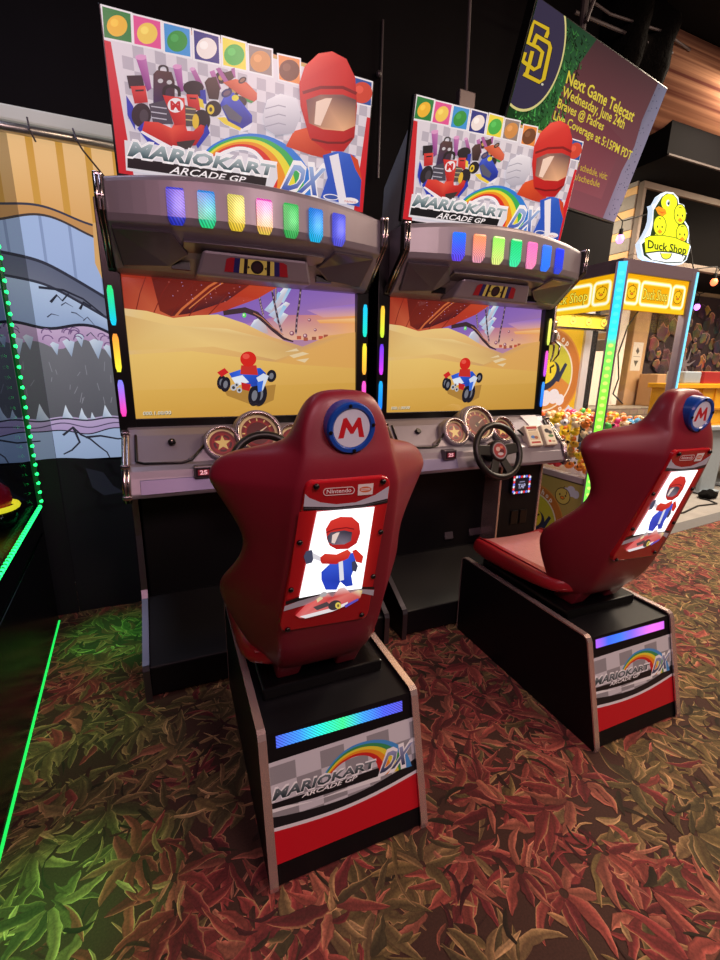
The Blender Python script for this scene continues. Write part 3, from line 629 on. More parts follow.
Q([(405, 312), (426, 306), (470, 396), (448, 402)], [(190, 120, 180), (196, 130, 186), (140, 70, 130), (140, 70, 130)]); Q([(492, 324), (514, 316), (545, 400), (530, 416)], [(190, 120, 180), (196, 130, 186), (140, 70, 130), (140, 70, 130)])
A.ell((415, 312), 12, 8, (220, 170, 210)); Q([(470, 372), (486, 352), (522, 346), (540, 400), (532, 450), (490, 446)], [(74, 52, 50), (86, 62, 60), (80, 56, 54), (60, 40, 40), (48, 34, 36), (54, 38, 38)])
A.ell((420, 396), 46, 32, (38, 34, 40)); A.ell((620, 460), 40, 28, (40, 36, 42))
Q([(438, 410), (474, 404), (480, 470), (448, 462)], (40, 60, 170)); Q([(440, 440), (462, 450), (470, 490), (444, 480)], (232, 210, 70))
Q([(525, 530), (570, 520), (640, 575), (684, 560), (672, 584), (634, 594), (560, 562)], (236, 236, 244)); Q([(525, 530), (560, 528), (636, 574), (630, 590), (560, 560)], (236, 212, 70))
Q([(540, 470), (560, 432), (600, 416), (684, 520), (684, 552), (640, 580), (575, 545)], [(40, 60, 180), (70, 100, 220), (60, 90, 210), (40, 70, 200), (30, 50, 150), (40, 60, 170), (30, 50, 150)])
Q([(548, 480), (570, 470), (640, 530), (630, 556), (580, 535)], (90, 94, 110)); A.ell((608, 442), 16, 14, (226, 214, 60)); A.ell((570, 420), 26, 18, (46, 56, 110), rot=-.5); A.ell((570, 420), 17, 10, (110, 90, 110), rot=-.5)
A.ell((510, 490), 36, 36, (34, 30, 36)); A.ell((498, 494), 16, 22, (228, 200, 60)); A.ell((498, 494), 7, 10, (70, 60, 50))
Q([(120, 342), (190, 340), (202, 402), (132, 400)], (38, 34, 40)); Q([(378, 378), (446, 374), (452, 436), (392, 432)], (38, 34, 40))
Q([(160, 258), (206, 250), (232, 400), (212, 414)], [(180, 100, 170), (200, 130, 190), (150, 80, 150), (120, 60, 130)]); Q([(328, 300), (366, 294), (376, 412), (356, 416)], [(180, 100, 170), (200, 130, 190), (150, 80, 150), (120, 60, 130)])
A.ell((184, 260), 25, 13, (222, 160, 206)); A.ell((347, 302), 20, 11, (222, 160, 206))
A.arcs([(262, 330), (264, 300), (286, 294), (306, 304), (310, 330)], [(270, 330), (272, 308), (286, 302), (298, 310), (300, 330)], [(60, 56, 60)])
Q([(240, 335), (256, 318), (322, 326), (336, 370), (336, 470), (240, 480)], [(76, 52, 54), (92, 66, 66), (84, 60, 60), (70, 48, 50), (50, 36, 50), (56, 44, 90)])
A.ell((272, 366), 12, 10, (200, 200, 206)); A.ell((312, 372), 12, 10, (200, 200, 206))
Q([(118, 430), (150, 480), (160, 590), (124, 520)], (40, 60, 180)); Q([(138, 390), (204, 388), (216, 462), (156, 468)], [(214, 60, 56), (224, 80, 70), (190, 40, 44), (180, 36, 40)]); Q([(158, 406), (196, 404), (198, 412), (160, 414)], (50, 30, 34)); Q([(388, 426), (440, 428), (452, 500), (398, 494)], [(214, 60, 56), (224, 80, 70), (190, 40, 44), (180, 36, 40)]); Q([(402, 440), (432, 442), (434, 449), (404, 447)], (50, 30, 34))
Q([(220, 470), (300, 450), (330, 560), (240, 560)], (74, 72, 86)); Q([(370, 470), (430, 490), (440, 570), (380, 570)], (86, 80, 80))
for y in (480, 505, 530): A.line([(230, y), (300, y + 10)], 5, (190, 190, 204)); A.line([(385, y + 10), (430, y + 14)], 5, (200, 190, 140))
A.arcs([(280, 440), (284, 396), (320, 382), (358, 396), (364, 436)], [(294, 440), (298, 406), (320, 396), (346, 408), (350, 436)], [(36, 32, 36)])
A.ell((186, 520), 44, 54, (40, 36, 42)); A.ell((198, 524), 20, 30, (70, 66, 74)); A.ell((456, 545), 40, 50, (40, 36, 42)); A.ell((430, 548), 15, 34, (226, 190, 60))
Q([(168, 580), (200, 548), (330, 640), (350, 668), (310, 690), (230, 660)], (40, 60, 180)); Q([(180, 596), (206, 580), (330, 660), (300, 672)], (240, 238, 244)); Q([(480, 560), (494, 600), (440, 670), (430, 650)], (40, 60, 180))
Q([(190, 590), (200, 548), (262, 552), (322, 578), (332, 560), (384, 562), (392, 590), (420, 592), (452, 562), (470, 568), (466, 600), (430, 656), (330, 664)], [(206, 50, 44), (222, 66, 56), (226, 76, 60), (236, 90, 70), (230, 70, 56), (220, 60, 50), (214, 54, 46), (206, 50, 44), (220, 66, 54), (190, 40, 40), (190, 40, 40), (170, 30, 34), (180, 34, 36)])
Q([(282, 430), (380, 444), (386, 562), (336, 566)], [(206, 44, 44), (230, 70, 60), (206, 50, 44), (186, 36, 38)]); Q([(345, 640), (430, 630), (405, 672), (352, 676)], (60, 54, 54))
A.ell((340, 476), 36, 33, (238, 236, 240)); A.text('M', (318, 494), (364, 500), (316, 458), (360, 460), (200, 36, 40), .05)
# rainbow sweep
A.zoom(80, 0, 2.25)
RB = [(50, 130, 220), (60, 180, 90), (236, 226, 60), (240, 150, 40), (220, 50, 40)]
A.arcs([(262, 362), (300, 325), (355, 304), (412, 304), (466, 328), (500, 362), (520, 400), (524, 440)], [(290, 362), (322, 340), (358, 330), (392, 338), (414, 362), (424, 392), (424, 415), (416, 440)], RB)
A.arcs([(288, 364), (320, 342), (358, 331), (392, 339), (414, 363)], [(296, 366), (324, 348), (358, 338), (388, 345), (408, 366)], [(250, 250, 252)])
# title lettering
Q([(100, 316), (150, 322), (300, 352), (442, 374), (444, 402), (430, 430), (104, 384)], (226, 228, 234)) ; Q([(107, 354), (420, 400), (416, 422), (107, 378)], (22, 22, 26))
A.text('MARIOKART', (104, 352), (440, 400), (112, 316), (443, 368), (250, 250, 252), .075, .1); A.text('MARIOKART', (107, 350), (438, 396), (115, 320), (440, 374), (40, 76, 84), .04, .1, top=(176, 196, 200))
A.text('ARCADE GP', (200, 390), (372, 412), (205, 374), (374, 399), (248, 248, 250), .015, .2)
A.text('DX', (446, 430), (546, 446), (468, 366), (560, 376), (250, 250, 252), .07, .2); A.text('DX', (452, 424), (540, 440), (472, 372), (553, 382), (60, 90, 180), .03, .2, top=(160, 190, 232))
# generic helmeted racer in red and blue (plain stand-in figure)
Q([(462, 330), (480, 296), (520, 285), (560, 300), (566, 360), (520, 350)], [(206, 70, 36), (226, 90, 44), (220, 84, 44), (206, 70, 40), (190, 60, 40), (190, 60, 36)])
Q([(545, 350), (580, 340), (616, 350), (632, 400), (628, 466), (540, 446), (556, 400)], [(40, 84, 190), (60, 110, 214), (50, 96, 200), (40, 80, 180), (40, 80, 180), (50, 90, 200), (46, 90, 200)])
Q([(606, 346), (624, 360), (634, 410), (618, 380)], (206, 74, 40)); Q([(560, 352), (580, 346), (600, 460), (582, 458)], (236, 236, 244))
Q([(495, 240), (492, 190), (505, 150), (535, 122), (566, 117), (598, 134), (618, 176), (622, 240), (616, 310), (592, 342), (552, 340), (516, 312)], [(190, 34, 34), (206, 44, 40), (224, 64, 54), (232, 76, 62), (226, 66, 54), (210, 46, 42), (196, 36, 36), (180, 30, 32), (170, 28, 30), (180, 30, 32), (196, 36, 36), (190, 34, 34)])
Q([(508, 226), (540, 214), (590, 214), (620, 226), (618, 284), (592, 296), (546, 292), (514, 278)], [(120, 84, 84), (150, 110, 100), (130, 92, 88), (96, 68, 72), (206, 150, 112), (236, 184, 140), (222, 164, 124), (150, 110, 96)])
Q([(530, 230), (552, 222), (566, 222), (540, 284), (526, 280)], (240, 214, 196)); A.line([(500, 210), (540, 198), (590, 198), (621, 212)], 7, (130, 20, 26)); A.line([(520, 314), (556, 322), (592, 322), (612, 312)], 5, (120, 20, 24))
Q([(410, 262), (420, 226), (450, 212), (486, 222), (496, 262), (480, 300), (440, 306), (416, 290)], [(206, 206, 216), (230, 230, 238), (242, 242, 248), (230, 230, 238), (206, 206, 216), (180, 180, 194), (176, 176, 190), (190, 190, 204)])
for y in (238, 258, 278): A.line([(416, y + 8), (446, y), (462, y + 4)], 2.5, (160, 160, 176))
A.ell((564, 444), 18, 7, (240, 240, 244), rot=.1); A.ell((564, 444), 15, 5, (60, 90, 170), rot=.1); A.ell((607, 452), 18, 7, (240, 240, 244), rot=.1); A.text('namco', (594, 455), (620, 458), (594, 449), (620, 452), (200, 50, 50))
clip_uv(A, hx0, hx1, 0, H + .06)
A.build('header_picture', 'art_head', hd)

# ---- dashboard
def bump(x): return .6 * math.exp(-((x - .50) / .30) ** 2)
b = NB(); rr = []
for i in range(33):
    x = XA + .012 + (XB - XA - .024) * i / 32; g = .055 * bump(x); e = max(0, abs(x - .52) - .50) / .045; e = min(1, e)
    rr.append([V((x, y, z)) for y, z in ((.02, 1.118), (-.05, 1.108), (-.085 - g * .2, 1.085), (-.165 - g * .5, .992), (-.175 - g * .6, .985), (-.205 - g * .9, .978), (-.225 - g, .962), (-.235 - g, .935), (-.262 - g, .872 + .02 * bump(x)), (-.255 - g, .855 + .02 * bump(x)), (-.03, .845), (.02, .845))])
loft(b, rr); da = link('dashboard', b, 'silver', cab, bevel=.005)
# recessed fascia lines on the left and right wings
for s in (0, 1):
    X = lambda x: x if s == 0 else 1.04 - x
    b = NB(); tube(b, [(X(.0), -.085, 1.090), (X(.0), -.178, .993), (X(.03), -.190, .986), (X(.17), -.205, .984), (X(.21), -.205, .994), (X(.27), -.17, 1.05)], .006, 6); link('panel_groove', b, 'bezel', da, smooth=True)
    b = NB(); x0, x1 = sorted((X(.01), X(.30))); prism(b, [V((x0, -.2415, .93)), V((x1, -.2555, .934)), V((x1, -.279, .882)), V((x0, -.266, .876))], (0, -.004, -.002)); link('lower_fascia', b, mat('lilac_silver', (120, 116, 150), .4, .3, coat=.1) if s == 0 else M['silver'], da, bevel=.002)
b = NB(); lathe(b, [(.016, 0), (.016, .012), (.012, .016), (.0, .016)], (.14, -.115, 1.055), (0, -.8, .6), 16); kl = link('key_lock', b, 'bezel', da, smooth=False)
b = NB(); ball(b, (.14, -.129, 1.066), .006, seg=10); link('lock_barrel', b, 'chrome', kl, smooth=True)
# binnacle with three gauges
GU = V((0, .47, .883)); GN = V((0, -.883, .47)); GO = V((.345, -.157, 1.049))
circ = [(.345, 0, .088), (.505, .040, .118), (.665, 0, .088)]
out = []
for i in range(49):
    x = .235 + .54 * i / 48
    w = max([-.02 - .5 * max(0, abs(x - .505) - .25)] + [cw + math.sqrt(max(0, r * r - (x - cx) ** 2)) for cx, cw, r in circ if abs(x - cx) < r])
    out.append((x, w))
out = [(.17, -.11), (.20, -.05)] + out + [(.81, -.05), (.84, -.11)]
G = lambda x, w, h=0: V((x, GO.y, GO.z)) + GU * w + GN * h
b = NB(); loft(b, [[G(x, w, -.13) for x, w in out], [G(x, w, -.015) for x, w in out], [G(.505 + (x - .505) * .985, w - .008, .0) for x, w in out]]); link('binnacle', b, 'silver', cab, bevel=.004)
for k, (cx, cw, r) in enumerate(circ):
    R = r * .80
    b = NB(); c = G(cx, cw); lathe(b, [(R * 1.16, -.02), (R * 1.16, .012), (R * 1.08, .026), (R, .026), (R * .93, .006), (R * .93, -.01)], c, GN, 40); gz = link('gauge', b, 'silver', cab, smooth=True)
    b = NB(); lathe(b, [(R * 1.02, .027), (R * .98, .030), (R * .93, .027), (R * .93, .02)], c, GN, 40, cap=False); link('gauge_ring', b, 'chrome', gz, smooth=True)
    A = Art(G(cx, cw, .004), (1, 0, 0), GU); A.raw = True
    A.ell((0, 0), R * .95, col=(228, 206, 150)); A.ell((0, 0), R * .80, col=(120, 18, 26)); A.ell((0, 0), R * .66, col=(150, 24, 30))
    if k != 1:
        for j in range(5): A.line([(R * .5 * math.cos(t), R * .5 * math.sin(t)) for t in [math.radians(90 + 72 * j + 36 + q) for q in (-22, 0, 22)]], R * .14, (70, 12, 20))
        A.poly([(R * (.52 if i % 2 == 0 else .22) * math.cos(math.radians(90 + 36 * i)), R * (.52 if i % 2 == 0 else .22) * math.sin(math.radians(90 + 36 * i))) for i in range(10)], (236, 214, 130))
    else:
        A.ell((0, 0), R * .56, col=(90, 14, 22))
        for j in range(9): t = math.radians(210 - 30 * j); A.line([(R * .62 * math.cos(t), R * .62 * math.sin(t)), (R * .76 * math.cos(t), R * .76 * math.sin(t))], R * .06, (236, 214, 130))
        A.line([(-R * .15, -R * .1), (R * .45, R * .32)], [R * .12, R * .03], (240, 226, 190)); A.ell((0, 0), R * .14, col=(40, 20, 24))
    A.build('gauge_face', mat_face := 'art', gz)
# coin display with red digits
co = V((.251, -.262, .952)); b = NB(); box(b, co + V((-.038, -.012, -.026)), co + V((.038, .03, .026)), .005); cb = link('coin_display', b, 'silver_d', cab)
A = Art(co + V((0, -.0135, 0)), (1, 0, 0), (0, 0, 1)); A.raw = True; A.rect(-.030, -.018, .030, .018, (20, 14, 18)); A.rect(-.022, -.012, .022, .012, (120, 26, 40)); A.text('25', (-.015, -.008), (.015, -.008), (-.015, .009), (.015, .009), (255, 190, 196), .03); A.build('digit_window', 'art_lit', cb)
# instruction cards on the right wing
for k, (x0, x1, tl_) in enumerate(((.80, .90, (176, 46, 44)), (.925, 1.01, (150, 120, 80)))):
    P0 = V((x0, -.20, .985)); up = V((0, .55, .835)); nn = V((0, -.835, .55)); b = NB()
    prism(b, [P0 - up * .045 + nn * -.01, P0 + V((x1 - x0, 0, 0)) - up * .045 + nn * -.01, P0 + V((x1 - x0, 0, 0)) + up * .085 + nn * -.01, P0 + up * .085 + nn * -.01], nn * .045); cd = link('card_holder', b, mat('ivory_plastic', (206, 200, 186), .4), cab, bevel=.006)
    A = Art(P0 + nn * .0355 - up * .04, (1, 0, 0), up); A.raw = True; W = x1 - x0
    A.rect(.008, .004, W - .008, .12, (232, 224, 200))
    if k == 0: A.rect(.012, .10, W - .012, .116, tl_); A.rect(.014, .03, W - .014, .085, (206, 190, 160)); A.ell((W / 2 - .01, .05), .016, .010, (60, 120, 190)); A.ell((W / 2 + .012, .046), .014, .010, (150, 80, 50)); A.rect(.02, .09, W - .02, .096, (120, 90, 70)); A.rect(.016, .010, W - .016, .022, (170, 50, 46))
    else: A.ell((W * .38, .085), .018, .014, (46, 44, 50)); A.ell((W * .62, .075), .016, .012, (60, 56, 60)); A.ell((W * .6, .052), .02, .009, (80, 130, 70)); A.rect(.02, .012, .04, .026, (196, 40, 40)); A.rect(.046, .012, W - .016, .022, (170, 150, 120))
    A.build('instruction_card', 'art', cd)
# white plate painting a reflection on the right shoulder, chrome ends
b = NB(); prism(b, [V((.88, -.052, 1.112)), V((1.0, -.052, 1.112)), V((1.03, -.155, 1.012)), V((.93, -.155, 1.012))], (0, -.006, .006)); link('dash_reflection', b, 'white', da, bevel=.002)
for x in (XA - .004, XB - .024):
    b = NB()
    for q in (.004, .018): tube(b, [(x + q, -.055, 1.105), (x + q, -.10, 1.075), (x + q, -.205, .985), (x + q, -.24, .96), (x + q, -.27, .865), (x + q, -.255, .845)], .008, 6)
    for y, z in ((-.075, 1.095), (-.215, .982), (-.268, .868)): box(b, (x - .006, y - .014, z - .008), (x + .028, y + .014, z + .008), .002)
    link('dash_end_trim', b, 'chrome', cab, smooth=True)
    b = NB(); prism(b, [(x + .003, y, z) for y, z in ((-.05, 1.10), (-.20, .98), (-.235, .955), (-.262, .868), (-.25, .848), (.05, .848), (.05, 1.10))], (.02, 0, 0)); link('dash_end_cap', b, 'bezel', cab)
# steering wheel
wc = V((.495, -.345, .972)); wn = V((0, -.93, .37)).normalized(); wu = V((1, 0, 0)); ww = wn.cross(wu) * -1; ww = V((0, .37, .93)).normalized()
Wp = lambda x, z, h=0: wc + wu * x + ww * z + wn * h
b = NB(); tube(b, [Wp(.138 * math.cos(t), .138 * math.sin(t)) for t in [2 * math.pi * i / 40 for i in range(40)]], .0175, 10, closed=True); sw = link('steering_wheel', b, 'wheel', cab, smooth=True)
for a, w0, w1 in ((175, .030, .026), (5, .030, .026), (245, .020, .024), (295, .020, .024)):
    t = math.radians(a); d = V((math.cos(t), math.sin(t))); n = V((-d.y, d.x)); b = NB()
    prism(b, [Wp(*(d * .02 + n * w0), -.012), Wp(*(d * .132 + n * w1), -.006), Wp(*(d * .132 - n * w1), -.006), Wp(*(d * .02 - n * w0), -.012)], wn * .014); link('spoke', b, 'wheel', sw, bevel=.004)
b = NB(); lathe(b, [(.058, -.03), (.058, .004), (.050, .012), (0, .012)], wc, wn, 28); hb = link('hub', b, 'wheel', sw)
A = Art(Wp(0, 0, .0135), wu, ww); A.raw = True; A.ell((0, 0), .045, col=(140, 130, 136)); A.ell((0, 0), .038, col=(150, 50, 54)); A.ell((-.010, .008), .014, .012, (200, 170, 160)); A.ell((.012, -.006), .016, .013, (90, 24, 34)); A.ell((.002, -.018), .018, .008, (190, 180, 186)); A.ell((.012, .018), .010, .007, (206, 120, 90)); A.build('hub_emblem', 'art', sw)
b = NB(); tube(b, [wc - wn * .02, wc - wn * .16], [.034, .045], 16); link('steering_column', b, 'black', cab)
# coin pillar on the right under the dash with card reader
b = NB(); box(b, (.70, -.15, .29), (1.0, .05, .85)); cp = link('coin_pillar', b, 'black', cab, bevel=.004)
for x in (.690, 1.0):
    b = NB(); box(b, (x, -.158, .24), (x + .014, .02, .85)); link('pillar_trim', b, 'tee', cp, bevel=.002)
for x in (.80, .87):
    b = NB(); box(b, (x, -.158, .46), (x + .055, -.149, .55), .004); link('coin_slot', b, 'bezel', cp)
for x in (.75, .93):
    pass
rc_ = at(520.7, 484, 1, -.165); rc_.x -= SP
b = NB(); box(b, (rc_.x - .072, -.172, rc_.z - .06), (rc_.x + .072, -.149, rc_.z + .06), .010); cr_ = link('card_reader', b, 'bezel', cab)
A = Art((rc_.x, -.1735, rc_.z), (1, 0, 0), (0, 0, 1)); A.raw = True
for k in range(26):
    t = k / 26 * 4; s_, f_ = int(t), t - int(t); p = [(-.06 + .12 * f_, .048), (.06, .048 - .096 * f_), (.06 - .12 * f_, -.048), (-.06, -.048 + .096 * f_)][s_]
    A.ell(p, .0085, col=[(250, 60, 70), (240, 240, 250), (110, 130, 255)][k % 3], n=10)
A.rect(-.048, -.036, .048, .036, (24, 22, 34)); A.text('TAP', (-.028, -.024), (.028, -.024), (-.028, .004), (.028, .004), (190, 190, 230), .02); A.rect(-.02, .014, .02, .020, (140, 140, 170))
A.build('reader_display', 'art_lit', cr_)

# second cabinet: same build, copied with its parts
def add_tree(o, loc, label):
    c = dup_tree(o, loc); c['label'] = label; return c
cab2 = add_tree(cab, (.52 + SP, 0, 0), 'right racing arcade cabinet with visible black steering wheel, nearest the claw machine')
# the right machine shows its visor and post lights in other colours
def recolour(root, name, cols):
    obs = [c for c in root.children if c.name.split('.')[0] == name]
    for o, (t, bt) in zip(obs, cols):
        o.data = o.data.copy(); a = o.data.color_attributes['Col']; me = o.data
        zs = [v.co.z for v in me.vertices]; z0, z1 = min(zs), max(zs)
        idx = [l.vertex_index for l in me.loops] if a.domain == 'CORNER' else range(len(me.vertices))
        for d, i in zip(a.data, idx):
            f = (me.vertices[i].co.z - z0) / (z1 - z0); d.color = (*lin(tuple(q + (p - q) * f for p, q in zip(t, bt))), 1)
recolour(cab2, 'visor_light', [((30, 110, 250), (90, 60, 200)), ((250, 140, 90), (190, 130, 150)), ((140, 230, 90), (200, 210, 120)), ((30, 200, 110), (60, 210, 150)), ((250, 110, 180), (220, 130, 170)), ((60, 120, 250), (40, 110, 230)), ((40, 60, 240), (40, 60, 190))])
recolour(cab2, 'light_strip', [((250, 190, 60), (190, 230, 60)), ((110, 60, 240), (210, 60, 230)), ((30, 170, 240), (30, 120, 240)), ((240, 230, 110), (200, 220, 90)), ((240, 90, 200), (180, 80, 230)), ((60, 150, 250), (30, 110, 240))])

# ================================================================== RACING SEAT (seat on its pedestal)
SX = .508
seat = empty('racing_seat', (.533, -.80, 0), 'left red racing seat with a glowing back panel, on a black pedestal nearest the viewer', 'seat', 'racing seats')
px0, px1 = .2897, .7762; ry = lambda z: -1.2727 + (.1062 / .4256) * z
b = NB(); prism(b, [(px0 + .018, y, z) for y, z in ((-.40, .01), (-.40, .415), (ry(.415) + .008, .415), (ry(.01) + .008, .01))], (px1 - px0 - .036, 0, 0)); ped = link('pedestal', b, 'black', seat)
sp = [(-.385, .0), (-.385, .40), (-.392, .418), (-.41, .4256), (-1.150, .4256), (-1.162, .420), (-1.169, .408), (-1.268, .02), (-1.268, .006), (-1.262, .0)]
for x in (px0, px1 - .020):
    b = NB(); prism(b, [(x, y, z) for y, z in sp], (.020, 0, 0)); pn = link('side_panel', b, 'black', seat)
    b = NB(); loft(b, [[V((x - .0015, y, z)), V((x + .0215, y, z)), V((x + .0215, y - n_[0], z - n_[1])), V((x - .0015, y - n_[0], z - n_[1]))] for (y, z), n_ in [((y + a * .004, z + c * .004), (a * .006, c * .006)) for (y, z), (a, c) in zip(sp, [(1, 0), (1, .2), (.7, .7), (.2, 1), (-.2, 1), (-.6, .8), (-.97, .25), (-.97, .2), (-.9, -.3), (-.4, -.3)])]])
    link('panel_edging', b, 'tee', pn)
b = NB(); box(b, (.330, -1.035, .415), (.720, -.50, .455), .006); link('mounting_plate', b, 'bezel', seat)
b = NB(); box(b, (.39, -.94, .453), (.63, -.56, .49), .006); link('seat_rail', b, 'black', seat)
# rear graphic
O = V(((px0 + px1) / 2, ry(0) + .0072, 0)); A = Art(O, (1, 0, 0), (0, ry(1) - ry(0), 1), 200, 620, 2.88); Q = A.poly
hwp = (px1 - px0) / 2 - .020
w_ = lambda p: A.uv(p)
tl, bl = w_((195, 410)), w_((215, 703)); vt, vb = .5 * (w_((195, 410))[1] + w_((615, 283))[1]), .5 * (w_((215, 703))[1] + w_((635, 540))[1])
A.raw = True; A.rect(-hwp, vb, hwp, vt, (206, 204, 212))
c = .072; A.k += 1
for i in range(7):
    for j in range(4):
        if (i + j) % 2 == 0:
            x0, x1 = max(-hwp, -hwp + .018 + (i - .2) * c), min(hwp, -hwp + .018 + (i + .8) * c); y1 = vt - .012 - j * .05; A.put([(x0, y1 - .05), (x1, y1 - .05), (x1, y1), (x0, y1)], [[0, 1, 2, 3]], lin((150, 148, 154)), A.k)
def curve(f, n=24): return [(-hwp + 2 * hwp * i / n, f(i / n)) for i in range(n + 1)]
hh = vt - vb
e1 = lambda t: vt - hh * (.44 + .40 * math.sin(math.pi * min(1, max(0, (t + .12) * .72))) ** 1.0 * .62 - .22 * max(0, t - .62)); e1 = lambda t: vb + hh * (.475 - .08 * math.sin(math.pi * t) ** .8 + .18 * max(0, t - .45) ** 1.6)
e2 = lambda t: vb + hh * (.365 - .07 * math.sin(math.pi * t) + .05 * t); e3 = lambda t: e2(t) - hh * .035
A.poly(curve(e1) + [(hwp, vb), (-hwp, vb)], (24, 24, 30)); A.poly(curve(e2) + [(hwp, vb), (-hwp, vb)], (226, 222, 228)); A.poly(curve(e3) + [(hwp, vb), (-hwp, vb)], (196, 20, 36))
A.raw = False
A.arcs([(352, 452), (392, 398), (440, 362), (500, 345), (552, 350), (592, 378), (610, 420)], [(372, 448), (404, 416), (444, 394), (478, 390), (502, 402), (512, 424), (514, 452)], [(70, 150, 220), (60, 150, 90), (236, 220, 60), (240, 150, 40), (206, 40, 40)])
Q([(205, 542), (330, 520), (520, 445), (520, 460), (330, 520), (208, 556)], (235, 235, 238)); Q([(205, 530), (300, 500), (515, 425), (518, 448), (330, 512), (206, 546)], (20, 20, 26))
A.text('MARIOKART', (204, 524), (512, 424), (208, 486), (508, 400), (245, 245, 248), .05, .15); A.text('MARIOKART', (207, 521), (508, 421), (212, 490), (506, 404), (28, 44, 52), .035, .15, top=(112, 124, 130))
A.text('ARCADE GP', (292, 512), (452, 458), (294, 500), (454, 446), (246, 246, 248), .02, .2)
A.text('DX', (512, 447), (606, 412), (526, 383), (620, 344), (248, 248, 252), .08, .25); A.text('DX', (517, 440), (600, 408), (530, 388), (613, 352), (40, 50, 90), .035, .25, top=(150, 160, 200))
A.build('rear_graphic', 'art', ped)
A = Art(V((O.x, O.y - .0004, 0)), (1, 0, 0), (0, ry(1) - ry(0), 1), 200, 620, 2.88); gq = [(218, 335), (582, 232), (583, 262), (220, 370)]
def grad_strip(A, q, stops):
    q = [A.uv(p) for p in q]; A.raw = True; n = len(stops) - 1; A.k += 1
    for i in range(n):
        a, c = i / n, (i + 1) / n; L = lambda p, r, t: (p[0] + (r[0] - p[0]) * t, p[1] + (r[1] - p[1]) * t)
        A.put([L(q[3], q[2], a), L(q[3], q[2], c), L(q[0], q[1], c), L(q[0], q[1], a)], [[0, 1, 2, 3]], [lin(stops[i]), lin(stops[i + 1]), lin(stops[i + 1]), lin(stops[i])], A.k)
grad_strip(A, gq, [(70, 90, 210), (60, 140, 235), (40, 220, 200), (60, 230, 140), (60, 150, 230), (70, 90, 225), (80, 80, 200)])
A.build('light_strip', 'art_light', seat)
# ---- moulded shell
T = [(.482, -1.005, .122, .150, -.90), (.52, -1.055, .132, .180, -.92), (.60, -1.115, .142, .222, -.915), (.69, -1.146, .150, .262, -.915), (.765, -1.170, .150, .284, -.925), (.82, -1.186, .147, .272, -.97), (.88, -1.202, .144, .240, -1.035), (.96, -1.226, .138, .215, -1.085), (1.04, -1.251, .133, .254, -1.08), (1.115, -1.2685, .128, .296, -1.072), (1.13, -1.270, .126, .298, -1.070), (1.162, -1.271, .117, .286, -1.062), (1.188, -1.268, .110, .245, -1.08), (1.204, -1.264, .107, .165, -1.12), (1.222, -1.260, .105, .122, -1.155), (1.27, -1.250, .095, .106, -1.165), (1.314, -1.240, .075, .084, -1.17), (1.336, -1.225, .045, .050, -1.185)]
b = NB(); rings = []
for z, yr, wf, wg, yw in T:
    t = .045 if z < 1.21 else .035
    half = [(0, yr), (wf * .62, yr), (wf, yr + .006), (wf + .04 * (wg - wf), yr + .012 + .06 * (yw - yr)), (wf + .55 * (wg - wf), yr + .48 * (yw - yr)), (wg, yw - .035), (wg - .006, yw - .004), (wg - .022, yw), (wg - .040, yw - .02), (wf + .5 * (wg - wf) - .035, min(yr + .48 * (yw - yr) + .025, yw - .02)), (wf - .035, yr + t), (0, yr + t)]
    if z > 1.21: half = [(0, yr), (wf * .62, yr), (wf, yr + .008), (wf + .006, yr + .02), (wg, (yr + yw) / 2), (wg, yw - .02), (wg - .008, yw - .006), (wg * .8, yw), (wg * .6, yw + .002), (wg * .4, yw + .003), (wg * .2, yw + .004), (0, yw + .004)]
    ring = [V((SX + x, y, z)) for x, y in half] + [V((SX - x, y, z)) for x, y in half[-2:0:-1]]
    rings.append(ring)
loft(b, rings); shell = link('seat_shell', b, 'shell', seat, smooth=True, sub=2)
# feet of the shell at the rear
b = NB()
for s in (-1, 1):
    b = NB(); prism(b, [V((SX + s * .130, -1.004, .456)), V((SX + s * .06, -1.004, .456)), V((SX + s * .05, -1.066, .56)), V((SX + s * .136, -1.066, .56))], (0, .10, 0)); link('shell_foot', b, 'shell', seat, bevel=.008)
# cushion
b = NB(); rings = []
for y, zt2, zb2, hw in ((-.462, .535, .505, .20), (-.466, .556, .492, .222), (-.485, .568, .480, .231), (-.54, .570, .473, .233), (-.70, .570, .480, .233), (-.88, .572, .494, .231), (-.99, .572, .505, .225), (-1.04, .57, .52, .12)):
    rings.append([V((SX + x * hw, y, z)) for x, z in ((-1, zb2 + .02), (-1, zt2 - .03), (-.95, zt2 - .004), (-.86, zt2), (-.7, zt2 - .014), (0, zt2 - .02), (.7, zt2 - .014), (.86, zt2), (.95, zt2 - .004), (1, zt2 - .03), (1, zb2 + .02), (.9, zb2), (0, zb2), (-.9, zb2))])
loft(b, rings); cu_ = link('cushion', b, 'vinyl', seat, smooth=True, sub=1)
b = NB()
for s in (-1, 1): tube(b, [(SX + s * .2, -.48, .566), (SX + s * .2, -.54, .5705), (SX + s * .2, -.75, .5705), (SX + s * .198, -.95, .572)], .0035, 6)
link('piping', b, 'vinyl', cu_, smooth=True)
b = NB(); rings = []
for y, z, hw in ((-.488, .548, .196), (-.50, .561, .199), (-.60, .562, .199), (-.8, .562, .199), (-1.0, .562, .19)): rings.append([V((SX + hw * k / 5, y, z - .006 * (1 - (k / 5) ** 2))) for k in range(-5, 6)])
loft(b, rings, closed=False, cap=False); link('seat_panel', b, mat('glare_rose_vinyl', (196, 128, 128), .3, noise=.12, bump=.25, bscale=120, coat=.4), cu_, smooth=True)  # pale top stands in for glare, put into the vinyl colour
